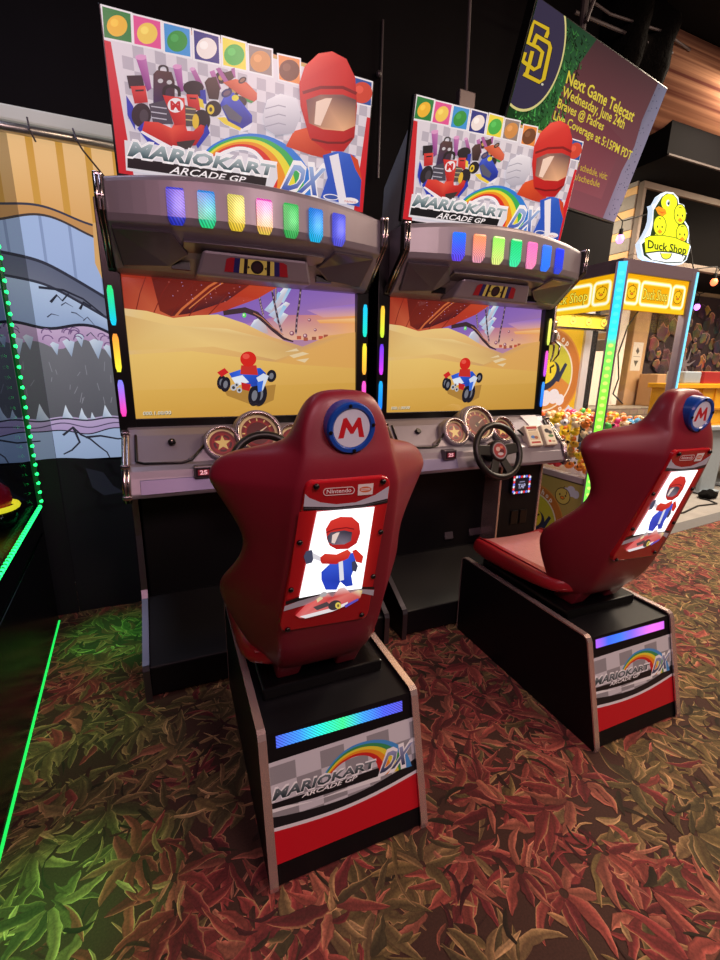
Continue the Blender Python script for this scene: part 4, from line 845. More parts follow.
# lit back panel
pz0, pz1 = .690, 1.142; py = lambda z: -1.1515 - .2825 * (z - .706); W_ = V((0, py(1) - py(0), 1)).normalized()
O = V((SX, py(.706) - .006, .706)); A = Art(O, (1, 0, 0), W_, 270, 470, 5.14)
q = [(180, 110), (190, 84), (214, 66), (580, 36), (606, 42), (620, 64), (622, 92), (510, 728), (500, 752), (478, 768), (88, 832), (62, 828), (52, 806), (55, 780)]
oq = [A.uv(p) for p in q]
b = NB(); prism(b, [O + V((1, 0, 0)) * x + W_ * w - A.N * .001 for x, w in oq], -A.N * .02); bp = link('back_panel', b, mat('glossy_red_panel', (176, 22, 34), .25, coat=.4), seat, bevel=.004)
Q = A.poly
cx_ = sum(p[0] for p in oq) / len(oq)
ins = lambda p, f: p
A.k = 2
Q([(150, 215), (240, 208), (180, 640), (85, 668)], [(170, 14, 28), (214, 30, 34), (206, 26, 32), (180, 16, 28)]); Q([(530, 186), (600, 172), (528, 598), (470, 606)], [(220, 40, 40), (190, 18, 30), (180, 16, 28), (226, 50, 44)])
Q([(180, 122), (200, 142), (260, 166), (340, 176), (440, 166), (540, 128), (612, 82), (604, 150), (480, 176), (340, 192), (172, 190)], (196, 196, 208)); Q([(172, 188), (340, 190), (480, 176), (606, 146), (604, 168), (480, 192), (340, 206), (170, 208)], (34, 30, 34))
A.line([(176, 196), (340, 198), (480, 183), (602, 156)], 3, (90, 86, 92))
Q([(75, 700), (150, 672), (300, 630), (440, 610), (535, 616), (530, 645), (480, 634), (300, 660), (70, 725)], (196, 194, 204)); Q([(82, 675), (160, 648), (300, 620), (440, 600), (536, 600), (535, 612), (440, 608), (300, 630), (80, 692)], (28, 24, 28))
A.text('Nintendo', (290, 121), (418, 112), (292, 101), (419, 92), (246, 226, 226), .015)
pill = []
for i in range(28):
    t = 2 * math.pi * i / 28; ex = 62 * (1 if math.cos(t) > 0 else -1) + 17 * math.cos(t); pill.append((354 + ex, 108 - ex * .07 + 18 * math.sin(t)))
A.line(pill + pill[:1], 4, (240, 214, 214))
Q([(453, 74), (532, 67), (526, 124), (450, 131)], (240, 226, 222)); A.ell((490, 99), 31, 15, (220, 110, 60), rot=-.08); A.line([(466, 97), (514, 93)], 4, (240, 226, 222)); A.line([(466, 104), (514, 100)], 4, (240, 226, 222))
A.build('panel_print', 'art', bp)
A2 = Art(O, (1, 0, 0), W_, 270, 470, 5.14); A2.k = 40; Q = A2.poly
Q([(240, 212), (535, 186), (470, 606), (300, 625), (148, 655)], [(236, 232, 236), (250, 250, 250), (236, 236, 240), (255, 255, 255), (240, 236, 240)])
A2.build('light_window', 'art_hot', bp)
A3 = Art(O, (1, 0, 0), W_, 270, 470, 5.14); A3.k = 46; Q = A3.poly
# plain stand-in: helmeted racer with folded arms, and a low red kart
Q([(262, 520), (300, 484), (340, 440), (430, 420), (440, 480), (416, 540), (424, 590), (388, 596), (360, 570), (340, 612), (284, 612), (262, 560)], [(40, 70, 200), (50, 90, 220), (60, 100, 230), (50, 86, 214), (40, 76, 200), (40, 76, 200), (40, 70, 190), (40, 70, 190), (30, 60, 180), (40, 70, 200), (40, 70, 200), (40, 70, 200)])
Q([(418, 470), (436, 462), (450, 490), (440, 520), (420, 514)], (60, 64, 90)); Q([(420, 412), (440, 404), (478, 440), (470, 476), (440, 468)], (214, 50, 40))
Q([(250, 450), (280, 426), (340, 430), (396, 404), (414, 420), (400, 450), (340, 480), (264, 478)], [(200, 40, 36), (220, 60, 46), (224, 66, 50), (230, 76, 56), (220, 60, 46), (206, 46, 40), (190, 36, 36), (186, 34, 34)])
Q([(172, 440), (184, 414), (212, 406), (226, 440), (214, 472), (184, 480)], (70, 74, 100)); Q([(216, 420), (256, 440), (258, 466), (220, 452)], (226, 224, 232))
Q([(290, 350), (284, 300), (310, 256), (360, 236), (420, 238), (456, 270), (462, 320), (444, 372), (400, 402), (340, 404), (304, 384)], [(190, 34, 34), (206, 44, 40), (220, 56, 48), (230, 70, 56), (220, 56, 48), (206, 44, 40), (196, 38, 36), (180, 30, 34), (180, 30, 34), (190, 34, 34), (190, 34, 34)])
Q([(292, 338), (310, 316), (380, 306), (420, 316), (414, 360), (380, 378), (320, 380), (296, 366)], [(62, 58, 74), (84, 80, 96), (70, 64, 82), (50, 46, 62), (96, 88, 104), (130, 120, 136), (116, 108, 124), (80, 74, 90)])
Q([(318, 330), (340, 318), (356, 316), (330, 374), (314, 370)], (236, 214, 204)); Q([(350, 470), (372, 462), (378, 560), (356, 566)], (232, 234, 244)); A3.line([(286, 318), (330, 300), (390, 292), (430, 300)], 6, (130, 20, 28))
Q([(128, 742), (180, 690), (250, 656), (286, 622), (320, 650), (350, 605), (380, 596), (410, 628), (452, 612), (472, 616), (462, 652), (400, 684), (330, 716), (190, 756), (150, 756)], [(206, 60, 66), (226, 90, 90), (236, 110, 104), (220, 200, 196), (206, 60, 60), (236, 200, 196), (246, 236, 236), (226, 120, 110), (240, 230, 190), (230, 210, 120), (206, 80, 80), (190, 50, 60), (190, 50, 60), (220, 100, 104), (226, 120, 120)])
Q([(150, 748), (330, 700), (400, 672), (392, 690), (320, 722), (180, 758)], (240, 230, 232)); Q([(220, 700), (290, 672), (310, 690), (240, 716)], (80, 70, 74)); Q([(236, 660), (262, 640), (270, 656), (242, 676)], (230, 214, 170)); A3.ell((330, 690), 34, 24, (60, 56, 60), rot=-.4); A3.ell((348, 692), 15, 17, (230, 206, 90), rot=-.2); A3.ell((348, 692), 6, 8, (120, 100, 60)); A3.ell((272, 634), 20, 12, (180, 176, 176), rot=-.4); Q([(380, 690), (450, 654), (452, 664), (386, 702)], (90, 80, 190))
A3.build('panel_picture', 'art_lit', bp)
for p in ((237, 84), (580, 58), (152, 371), (567, 317), (107, 614), (529, 545), (90, 818), (470, 742)):
    u = A.uv(p); b = NB(); c = O + V((1, 0, 0)) * u[0] + W_ * u[1]; lathe(b, [(.007, 0), (.007, .004), (.004, .007), (0, .007)], c, A.N, 12); link('bolt', b, 'bezel', bp, smooth=True)
# badge
bc = V((.506, -1.266, 1.256)); bn = V((0, -1, -.10)).normalized(); bu = V((0, -.10, 1)).normalized()
b = NB(); lathe(b, [(.057, -.03), (.057, .006), (.054, .012), (.046, .012), (.043, .008), (0, .008)], bc, bn, 40); bd = link('badge', b, 'blue', seat, smooth=False)
A = Art(bc + bn * .0085, (1, 0, 0), bu); A.raw = True; A.ell((0, 0), .0425, col=(206, 208, 222), n=40)
A.poly([(-.031, -.022), (-.021, .022), (-.013, .024), (.001, .003), (.013, .024), (.020, .023), (.031, -.021), (.018, -.020), (.013, .003), (.004, -.012), (-.003, -.012), (-.013, .003), (-.018, -.021)], (190, 30, 40))
A.build('badge_face', 'art', bd)
for a in (0, 90, 180, 270):
    t = math.radians(a + 8); c = bc + bn * .011 + V((1, 0, 0)) * .050 * math.cos(t) + bu * .050 * math.sin(t); b = NB(); lathe(b, [(.0042, 0), (.0042, .003), (0, .004)], c, bn, 10); link('badge_bolt', b, 'bezel', bd)
seat2 = add_tree(seat, (.533 + SP, -.80, 0), 'right red racing seat seen from its side with pale cushion showing, farther from the viewer')
rs = [c for c in seat2.children if c.name.startswith('light_strip')][0]
rs.data = rs.data.copy(); a = rs.data.color_attributes['Col']; stp = [lin(c) for c in ((170, 90, 230), (60, 100, 240), (60, 120, 245), (120, 100, 250), (190, 110, 250), (235, 110, 225), (200, 100, 230))]
for f in rs.data.polygons:
    for li in f.loop_indices:
        x = rs.data.vertices[rs.data.loops[li].vertex_index].co.x; xs_ = [v.co.x for v in rs.data.vertices]; t = (x - min(xs_)) / (max(xs_) - min(xs_)) * 6; i = min(5, int(t)); u = t - i
        a.data[li].color = (*[p + (q - p) * u for p, q in zip(stp[i], stp[i + 1])], 1)

# ================================================================== GLASS GAME MACHINE at the left edge
gm = empty('prize_machine', (-.95, -.2, 0), 'glass sided game machine edged with green LEDs at the left edge', 'arcade machine')
LA, LB = V((-.512, .475, 0)), V((-.404, -.98, 0)); zl = .655; ld = (LB - LA).normalized(); lo = V((ld.y, -ld.x, 0))   # lo points to the room (right)
if lo.x < 0: lo = -lo
def L3(t, out, z): return LA + (LB - LA) * t + lo * out + V((0, 0, z))
b = NB(); prism(b, [L3(0, 0, .012), L3(1, 0, .012), L3(1, -.82, .012), L3(0, -.82, .012)], (0, 0, zl - .02)); link('base_cabinet', b, 'gloss', gm, bevel=.008)
b = NB(); prism(b, [L3(.03, .001, .05), L3(.97, .001, .05), L3(.97, .001, zl - .12), L3(.03, .001, zl - .12)], lo * .006); link('kick_panel', b, 'gloss', gm, bevel=.003)
b = NB(); prism(b, [L3(0, .004, .0), L3(1, .004, .0), L3(1, -.004, .0), L3(0, -.004, .0)], (0, 0, .005)); link('floor_light_strip', b, 'greenline', gm)
b = NB(); prism(b, [L3(0, .002, zl - .01), L3(1, .002, zl - .01), L3(1, -.82, zl - .01), L3(0, -.82, zl - .01)], (0, 0, .02)); link('deck', b, 'bezel', gm)
b = NB(); prism(b, [L3(.0, -.012, zl + .012), L3(1, -.012, zl + .012), L3(1, -.018, zl + .012), L3(0, -.018, zl + .012)], (0, 0, 1.65)); link('glass_pane', b, 'glass_dim', gm)
b = NB(); prism(b, [L3(.0, -.02, 2.3), L3(1, -.02, 2.3), L3(1, -.82, 2.3), L3(0, -.82, 2.3)], (0, 0, .12)); link('top_box', b, 'bezel', gm)
b = NB(); prism(b, [L3(0, -.77, zl), L3(0, -.82, zl), L3(.034, -.82, zl), L3(.034, -.77, zl)], (0, 0, 1.66)); link('corner_post', b, 'bezel', gm)
b = NB(); tube(b, [L3(.004, .002, 2.30), L3(.004, .002, zl + .02)], .011, 8); tube(b, [L3(.004, .002, zl + .014), L3(1, .002, zl + .014)], .007, 8); ls = link('led_strip', b, 'greentube', gm)
b = NB(); ball(b, (0, 0, 0), .0115, seg=8); me0 = None
b2 = NB(); tube(b2, [L3(0, 0, 0) - LA, L3(.009, 0, 0) - LA], .009, 8)
for k in range(34):
    if k == 0: o = link('led_bead', b, 'green', ls, off=(0, 0, 0), smooth=True); me0 = o.data
    else: o = bpy.data.objects.new('led_bead', me0); C.objects.link(o); o.parent = ls
    o.location = L3(.004, .006, 2.26 - .0475 * k) - gm.location
for k in range(44):
    if k == 0: o = link('led_bead', b2, 'green', ls, off=(0, 0, 0), smooth=True); me0 = o.data
    else: o = bpy.data.objects.new('led_bead', me0); C.objects.link(o); o.parent = ls
    o.location = L3(.02 + .0222 * k, .004, zl + .014) - gm.location
pc = V((-.635, .20, zl + .012))
b = NB(); lathe(b, [(.10, 0), (.10, .05), (.09, .07), (.0, .07)], pc, (0, 0, 1), 28); ft = link('prize_turntable', b, 'gloss', gm, smooth=False)
b = NB(); tube(b, [pc + V((.105 * math.cos(t), .105 * math.sin(t), .085)) for t in [2 * math.pi * i / 28 for i in range(28)]], .012, 8, closed=True); link('ring_light', b, 'yring', ft)
b = NB(); lathe(b, [(.07, .06), (.09, .11), (.085, .16), (.05, .20), (.0, .21)], pc, (0, 0, 1), 28); link('dome', b, 'reddome', ft, smooth=True)

# ================================================================== HANGING TELEVISION
tq = dict(c=V((2.795, .394, 2.905)), yaw=-.187, t=-.31, rl=.016)
cy_, sy_ = math.cos(tq['yaw']), math.sin(tq['yaw']); r_ = V((cy_, -sy_, 0)); n_ = V((sy_, cy_, 0)); u_ = V((0, 0, 1)) * math.cos(tq['t']) + n_ * math.sin(tq['t'])
TR = r_ * math.cos(tq['rl']) + u_ * math.sin(tq['rl']); TU = -r_ * math.sin(tq['rl']) + u_ * math.cos(tq['rl']); TN = TR.cross(TU)
TW, TH = 1.45, 1.45 * 9 / 16; tc_ = tq['c']
tv = empty('television', tc_, 'big flat television tilted down from the ceiling showing a ball game announcement', 'television')
Tp = lambda x, y, h=0: tc_ + TR * x + TU * y + TN * h
b = NB(); prism(b, [Tp(-TW / 2 - .008, -TH / 2 - .014, -.003), Tp(TW / 2 + .008, -TH / 2 - .014, -.003), Tp(TW / 2 + .008, TH / 2 + .008, -.003), Tp(-TW / 2 - .008, TH / 2 + .008, -.003)], -TN * .06); link('casing', b, 'bezel', tv, bevel=.004)
b = NB(); prism(b, [Tp(-.4, -TH / 2 - .0, -.06), Tp(.4, -TH / 2, -.06), Tp(.35, .2, -.06), Tp(-.35, .2, -.06)], -TN * .05); link('rear_housing', b, 'bezel', tv)
A = Art(tc_, TR, TU, 480, 0, 3); A.raw = True; hw, hh2 = TW / 2, TH / 2
A.poly([(-hw, -hh2), (hw, -hh2), (hw, hh2), (-hw, hh2)], [(156, 84, 90), (146, 82, 92), (82, 46, 54), (66, 46, 46)])
A.poly([(-.1, -.30), (.45, -.30), (.45, .05), (-.1, .15)], [(156, 78, 86), (154, 84, 92), (116, 60, 70), (110, 56, 62)])
rnd = random.Random(11)
A.poly([(-hw, -hh2), (-hw + .42, -hh2), (-hw + .36, -.1), (-hw + .40, .15), (-hw + .56, hh2), (-hw, hh2)], [(30, 66, 26), (48, 96, 38), (56, 112, 48), (50, 100, 56), (36, 70, 46), (20, 50, 30)])
A.k += 1
for i in range(1500):
    x, y = -hw + rnd.random() ** .8 * .50, -hh2 + rnd.random() ** 1.5 * TH * .97; a = rnd.uniform(0, 3.1); l = rnd.uniform(.012, .04); g = rnd.choice([.35, .5, .8, 1.3, 1.9, 2.3]) * (1 - .5 * (y + hh2) / TH)
    if x + l > hw or x - l < -hw or y + l > hh2 or y - l < -hh2: continue
    A.put([(x, y), (x + .012, y + .004), (x + l * math.cos(a), y + l * math.sin(a))], [[0, 1, 2]], lin((int(50 * g), min(255, int(104 * g)), int(48 * g))), A.k + i % 3)
A.k += 4
A.poly([(hw - .17, -hh2), (hw, -hh2), (hw, hh2 - .0), (hw - .13, hh2), (hw - .15, .2), (hw - .12, .05), (hw - .16, -.1)], [(150, 130, 150), (170, 150, 172), (120, 120, 146), (110, 104, 124), (118, 110, 130), (140, 130, 150), (150, 134, 156)])
for i in range(60):
    x, y = hw - rnd.random() * .13 - .01, rnd.uniform(-hh2 + .02, hh2 - .02); A.rect(x, y, x + rnd.uniform(.004, .014), y + rnd.uniform(.003, .008), (76, 74, 100))
A.raw = False; A.zoom(500, 0, 8.975)
c = A.uv((285, 445)); R = (V(A.uv((570, 480))) - V(c)).length; A.raw = True
A.ell(c, R * 1.0, col=(232, 216, 140), n=56); A.ell(c, R * .955, col=(60, 52, 76), n=56)
A.raw = False
S_ = [(405, 340), (420, 300), (425, 262), (300, 195), (270, 290), (245, 385), (330, 425), (375, 470), (345, 600), (300, 625), (205, 555), (195, 545), (220, 470)]
D_ = [(310, 315), (435, 390), (445, 430), (385, 710), (350, 738), (205, 665)]
D2 = [(295, 400), (325, 320)]; D3 = [(285, 460), (232, 670)]
for w, col in ((48, (44, 34, 40)), (34, (226, 190, 40))):
    for g in (S_, D_, D2, D3): A.line(g, w, col)
A.ell((374, 758), 11, 11, (220, 214, 190)); A.zoom(480, 0, 3)
A.raw = False; Yc = (236, 212, 70)
A.text('Next Game Telecast', (255, 248), (455, 366), (264, 212), (466, 334), Yc, .02)
A.text('Wednesday, June 24th', (243, 287), (428, 387), (250, 258), (437, 358), Yc, .015)
A.text('Braves @ Padres', (229, 322), (366, 392), (236, 295), (374, 368), Yc, .015)
A.text('Live Coverage at 5:15PM PDT', (217, 357), (449, 480), (223, 332), (456, 455), Yc, .015)
A.text('For the TV schedule, visit:', (225, 484), (378, 540), (228, 464), (382, 519), (214, 176, 60), .01)
A.text('padres/schedule', (235, 524), (356, 562), (238, 504), (359, 542), (214, 176, 60), .01)
clip_uv(A, -hw, hw, -hh2, hh2)
A.build('screen', 'art_tv', tv)
b = NB(); tube(b, [Tp(0, .1, -.10), Tp(0, .3, -.2), V((Tp(0, .3, -.2).x, Tp(0, .3, -.2).y, 4.1))], .025, 10); link('ceiling_mount', b, 'pipe', tv)

# poles and conduit against the black wall
def pole(name, pts, r, m, label, cat, extra=None):
    pts = [V(p) for p in pts]; b = NB(); tube(b, pts, r, 8)
    if extra: extra(b)
    o = link(name, b, m, origin=pts[0], smooth=False); tag(o, label, cat); return o
p0, p1 = at(466, 0, 1, .35), at(466, 92, 1, .35)
pole('hanging_pole', [(p0.x, .35, 4.1), p1], .010, 'pipe', 'thin grey pole hanging from the ceiling behind the right machine header', 'pole', lambda b: (box(b, p1 + V((-.055, -.02, -.10)), p1 + V((.055, .02, .0)), .006),))
p0, p1 = at(383, 20, 1, .985), at(380, 92, 1, .985)
pole('conduit', [p0, (p1.x, .985, p1.z - .5)], .008, 'pipe', 'short thin conduit on the black wall between the two machine headers', 'conduit', lambda b: ball(b, at(379, 74, 1, .97), .02, seg=8))
a, c2, e = at(556, 0, 1, .75), at(600, 30, 1, .75), at(672, 53, 1, .75)
pole('ceiling_tube', [at(575, 12, 1, .75), e], .012, 'pipe', 'lower thin rail running behind the top of the television', 'rail')
pole('ceiling_cable', [at(590, 0, 1, .72), at(610, 14, 1, .72), at(640, 24, 1, .72), at(664, 32, 1, .72), at(690, 50, 1, .75)], .009, 'pipe', 'cable arching above the television to the bundled black cloth', 'cable')
pole('ceiling_rod', [at(598, -12, 1, .45), at(586, 22, 1, .45)], .012, 'pipe', 'slanted grey rod above the television top edge', 'rod')

# ================================================================== CLAW MACHINE
CX0, CX1, CY0, CY1, CZ = 2.81, 3.545, -.03, .80, 2.05
cl = empty('claw_machine', ((CX0 + CX1) / 2, (CY0 + CY1) / 2, 0), 'yellow lit claw machine with glowing duck sign on top, full of toy ducks', 'claw machine')
zbase = .60
b = NB(); box(b, (CX0 + .01, CY0 + .01, .02), (CX1 - .01, CY1 - .01, zbase)); link('base_cabinet', b, 'frame', cl, bevel=.006)
b = NB(); pw = .05
for x, y in ((CX0, CY0), (CX1 - pw, CY0), (CX0, CY1 - pw), (CX1 - pw, CY1 - pw)): link('corner_post', box(NB(), (x, y, .0), (x + pw, y + pw, CZ), .006), 'white' if (x > CX0 and y > CY0) else 'frame', cl)
b.free()
for lo_, hi_ in (((CX0, CY0 + pw, CZ - .06), (CX0 + pw, CY1 - pw, CZ)), ((CX1 - pw, CY0 + pw, CZ - .06), (CX1, CY1 - pw, CZ)), ((CX0 + pw, CY0, CZ - .06), (CX1 - pw, CY0 + pw, CZ)), ((CX0 + pw, CY1 - pw, CZ - .06), (CX1 - pw, CY1, CZ)),
                 ((CX0 - .01, CY0 + pw, zbase - .0), (CX0 + pw, CY1 - pw, zbase + .045)), ((CX0 + pw, CY0 - .01, zbase), (CX1 - pw, CY0 + pw, zbase + .045))): link('rail', box(NB(), lo_, hi_, .004), 'frame' if lo_[2] > 1 else 'white', cl)
b = NB(); box(b, (CX0 + .0, CY0 + .0, CZ - .003), (CX1, CY1, CZ + .02)); link('roof', b, 'frame', cl)
# corner LED strip: cyan above, green below
A = Art((CX0 - .006, CY0 + .005, 0), V((1, -1, 0)), (0, 0, 1)); A.raw = True; d0 = V((CX0 + .012, CY0 - .012, 0)); A.O = V((CX0 + .0, CY0 - .0, 0)) + A.N * .002
st = [(0, (200, 70, 230)), (.40, (190, 80, 240)), (.47, (110, 210, 80)), (.8, (120, 230, 60)), (1.2, (130, 240, 60)), (1.55, (110, 240, 90)), (1.62, (40, 210, 230)), (1.8, (20, 190, 250)), (2.05, (40, 190, 240))]
for (z0, c0), (z1, c1) in zip(st, st[1:]): A.poly([(-.025, z0), (.025, z0), (.025, z1), (-.025, z1)], [c0, c0, c1, c1], 1)
for k in range(41): A.ell((0, .06 + .048 * k), .016, .013, (190, 245, 100) if .4 < .06 + .048 * k < 1.58 else (60, 205, 250), n=10)
A.build('corner_light_strip', 'art_claw' if False else 'neon', cl)
b = NB(); prism(b, [V((CX0 - .026, CY0 + .026, 0.02)), V((CX0 + .026, CY0 - .026, .02)), V((CX0 + .04, CY0 + .03, .02)), V((CX0 + .03, CY0 + .04, .02))], (0, 0, CZ - .02)); link('corner_chamfer', b, 'frame', cl)
b = NB(); box(b, (CX1 - .012, CY0 - .006, .6), (CX1 + .003, CY0, CZ)); link('edge_light', b, emis('pale_blue_light', (110, 200, 230), 1.3), cl)
# glass
for lo_, hi_ in (((CX0 + .02, CY0 + pw, zbase + .04), (CX0 + .026, CY1 - pw, CZ - .06)), ((CX0 + pw, CY0 + .02, zbase + .04), (CX1 - pw, CY0 + .026, CZ - .06)), ((CX1 - .026, CY0 + pw, zbase + .04), (CX1 - .02, CY1 - pw, CZ - .06))): link('glass_pane', box(NB(), lo_, hi_), 'glass', cl)
# duck drawings used on signs and panels
def duck_face(A, x, y, r, body=(240, 214, 50), ol=(70, 50, 20)):
    A.ell((x, y), r * 1.1, r * 1.0, ol); A.ell((x, y), r, r * .9, body); A.ell((x - r * .42, y + r * .12), r * .11, r * .14, ol); A.ell((x + r * .42, y + r * .12), r * .11, r * .14, ol); A.ell((x, y - r * .2), r * .34, r * .2, ol); A.ell((x, y - r * .19), r * .26, r * .13, (236, 130, 40)); A.line([(x, y + r * .9), (x + r * .12, y + r * 1.2)], r * .1, ol); A.line([(x + r * .4, y + r * .66), (x + r * .55, y + r * .5), (x + r * .5, y + r * .3)], r * .1, ol)
def neon_frame(A, x0, y0, x1, y1, w=.014):
    r = (y1 - y0) * .16; P = []
    for cx, cy, a in ((x1 - r, y1 - r, 0), (x0 + r, y1 - r, 90), (x0 + r, y0 + r, 180), (x1 - r, y0 + r, 270)):
        P += [(cx + r * math.cos(math.radians(a + t)), cy + r * math.sin(math.radians(a + t))) for t in (0, 30, 60, 90)]
    A.line(P + P[:1], w * 2, (255, 236, 110)); A.line(P + P[:1], w, (255, 255, 235))
def sign(O, U, W, name):
    A = Art(O, U, (0, 0, 1)); A.raw = True; A.rect(0, 0, W, .215, (244, 176, 10)); A.poly([(0, 0), (W, 0), (W, .03), (0, .03)], (250, 200, 30))
    s = W * .30; neon_frame(A, .03, .04, .13 + .02, .175); duck_face(A, .09, .107, .042, (250, 200, 30), (110, 70, 10)); neon_frame(A, .175, .04, W - .175, .175)
    A.text('Duck Shop', (.195, .075), (W - .195, .075), (.195, .14), (W - .195, .14), (96, 62, 6), .035); A.text('Duck Shop', (.195, .075), (W - .195, .075), (.195, .14), (W - .195, .14), (255, 240, 90), .0)
    neon_frame(A, W - .15, .04, W - .03, .175); duck_face(A, W - .09, .107, .042, (250, 200, 30), (110, 70, 10)); A.build(name, 'neon_y', cl)
M['neon_y'] = art_mat('yellow_sign', .95, .35, .2)
z0s = CZ - .06 - .215
b = NB(); box(b, (CX0 + .03, CY0 + pw, z0s), (CX0 + .034, CY1 - pw, CZ - .06)); link('sign_box', b, 'yellowpl', cl); b = NB(); box(b, (CX0 + pw, CY0 + .03, z0s), (CX1 - pw, CY0 + .034, CZ - .06)); link('sign_box', b, 'yellowpl', cl)
sign((CX0 + .016, CY1 - pw, z0s), (0, -1, 0), CY1 - CY0 - 2 * pw, 'side_sign'); sign((CX0 + pw, CY0 + .016, z0s), (1, 0, 0), CX1 - CX0 - 2 * pw, 'front_sign')
# yellow printed rear wall inside and printed base panels outside
def ring_art(O, U, W, H, cx, cy, R, name, bg, dim=1.):
    A = Art(O, U, (0, 0, 1)); A.raw = True; K = lambda c: tuple(int(v * dim) for v in c)
    A.poly([(0, 0), (W, 0), (W, H), (0, H)], [K(bg), K(bg), K(tuple(min(255, v + 12) for v in bg)), K(bg)])
    for x, y, s in ((W * .86, H * .86, .05), (W * .84, H * .30, .05)):
        for dx, dy, r in ((-.9, 0, .6), (0, .25, .8), (.9, 0, .6)): A.ell((x + dx * s, y + dy * s), r * s, col=K((226, 220, 236)))
        A.rect(x - 1.3 * s, y - .5 * s, x + 1.3 * s, y - .05 * s, K((226, 220, 236)))
    clipd = lambda p: (min(W, max(0, p[0])), min(H, max(0, p[1])))
    def disc(r, col): A.poly([clipd((cx + r * math.cos(t), cy + r * math.sin(t))) for t in [2 * math.pi * i / 48 for i in range(48)]], K(col))
    disc(R * 1.04, (226, 150, 70)); disc(R, (206, 124, 56)); disc(R * .80, (240, 226, 200)); disc(R * .76, (206, 196, 60)); 
    A.poly([clipd((cx + R * .76 * math.cos(t), cy + R * .76 * math.sin(t))) for t in [math.radians(a_) for a_ in range(195, 346, 6)]] + [clipd((cx + R * .3, cy + R * .05)), clipd((cx - R * .4, cy + R * .1))], K((216, 140, 64)))
    for dx, dy, r in ((-.45, -.52, .16), (-.22, -.46, .19), (.05, -.50, .18), (.3, -.46, .17), (.5, -.54, .13)): A.ell((cx + dx * R, cy + dy * R), r * R, col=K((236, 230, 236)))
    A.ell((cx + R * .02, cy + R * .0), R * .40, R * .30, K((44, 48, 70)), rot=.55); A.ell((cx - R * .02, cy + R * .08), R * .32, R * .25, K((242, 214, 50)), rot=.5); A.ell((cx - R * .22, cy + R * .02), R * .14, R * .10, K((196, 110, 50)))
    A.line([(cx + R * .12, cy + R * .06), (cx + R * .1, cy + R * .18), (cx + R * .2, cy + R * .24)], R * .05, K((40, 30, 20))); A.poly([(cx + R * .28, cy - R * .1), (cx + R * .52, cy + R * .30), (cx + R * .60, cy + R * .26), (cx + R * .40, cy - R * .14)], K((44, 52, 80)))
    for i, ch in enumerate('Duck Shop'):        # ring lettering, above and below
        if ch == ' ': continue
        for half in (0, 1):
            a_ = math.radians(138 - 84 * i / 8) if half == 0 else math.radians(222 + 84 * i / 8)
            rad = V((math.cos(a_), math.sin(a_))); tan = V((rad.y, -rad.x)) if half == 0 else V((-rad.y, rad.x)); upv = rad if half == 0 else -rad; p = V((cx, cy)) + rad * R * (.835 if half == 0 else .965); h = R * .13; w = h * .36 if ch != 'l' else h * .2
            pts = [p - tan * w, p + tan * w, p - tan * w + upv * h, p + tan * w + upv * h]
            if all(0 < q.x < W and 0 < q.y < H for q in pts): A.text(ch, *[tuple(q) for q in pts], K((250, 240, 226)), .03)
    return A
A = ring_art((CX0 + pw + .02, CY1 - .052, .64), (1, 0, 0), .56, CZ - .70, .19, .70, .37, 'x', (238, 186, 36)); A.build('rear_picture', 'art_claw', cl)
b = NB(); box(b, (CX0 + pw, CY1 - .05, .64), (CX0 + .63, CY1 - .035, CZ - .06)); link('rear_panel', b, 'yellowpl', cl)
b = NB(); box(b, (CX0 + .625, CY1 - .075, .64), (CX0 + .68, CY1 - .035, CZ - .06)); link('rear_strut', b, 'white', cl)
b = NB(); box(b, (CX0 + .006, CY0 + pw + .01, .03), (CX0 + .012, CY1 - pw - .01, zbase - .02)); link('side_panel', b, 'yellowpl', cl)
A = ring_art((CX0 + .004, CY1 - pw, .03), (0, -1, 0), CY1 - CY0 - 2 * pw, zbase - .04, .30, .16, .30, 'x', (186, 160, 84), .9); duck_face(A, .56, .44, .065, (206, 180, 90), (80, 60, 40)); A.ell((.28, .46), .008, col=(236, 226, 200)); A.build('side_picture', 'art', cl)
A = ring_art((CX0 + pw, CY0 + .004, .03), (1, 0, 0), CX1 - CX0 - 2 * pw, zbase - .04, .37, .28, .24, 'x', (186, 160, 84), .9); A.build('front_picture', 'art', cl)
# gantry and claw
gy = .60; gz = at(592, 322, 1, gy).z
b = NB(); box(b, (CX0 + .055, gy, gz - .05), (CX1 - .055, gy + .03, gz + .05)); ga = link('gantry', b, mat('gantry_yellow', (214, 192, 60), .5), cl, bevel=.003)
A = Art((CX0 + .055, gy - .002, gz - .05), (1, 0, 0), (0, 0, 1)); A.raw = True
for k in range(4): duck_face(A, .10 + .17 * k, .05, .034, (244, 226, 90))
A.build('gantry_print', 'art_claw', ga)
b = NB(); box(b, (CX0 + .052, gy - .02, gz - .066), (CX1 - .052, gy + .045, gz - .05)); box(b, (CX0 + .052, gy - .02, gz + .05), (CX1 - .052, gy + .045, gz + .06)); link('gantry_rail', b, 'chrome', ga)
kc = at(552, 338, 1, .48); b = NB(); lathe(b, [(.014, .26), (.014, .12), (.026, .11), (.026, .05), (.036, .04), (.036, -.03), (.02, -.05)], kc, (0, 0, 1), 16); cw = link('claw', b, 'chrome', cl)
for k in range(3):
    t = math.radians(30 + 120 * k); d = V((math.cos(t), math.sin(t), 0)); b = NB(); tube(b, [kc + d * .03 + V((0, 0, -.02)), kc + d * .085 + V((0, 0, -.06)), kc + d * .08 + V((0, 0, -.12)), kc + d * .035 + V((0, 0, -.17))], [.008, .008, .007, .005], 6); link('prong', b, 'chrome', cw, smooth=True)
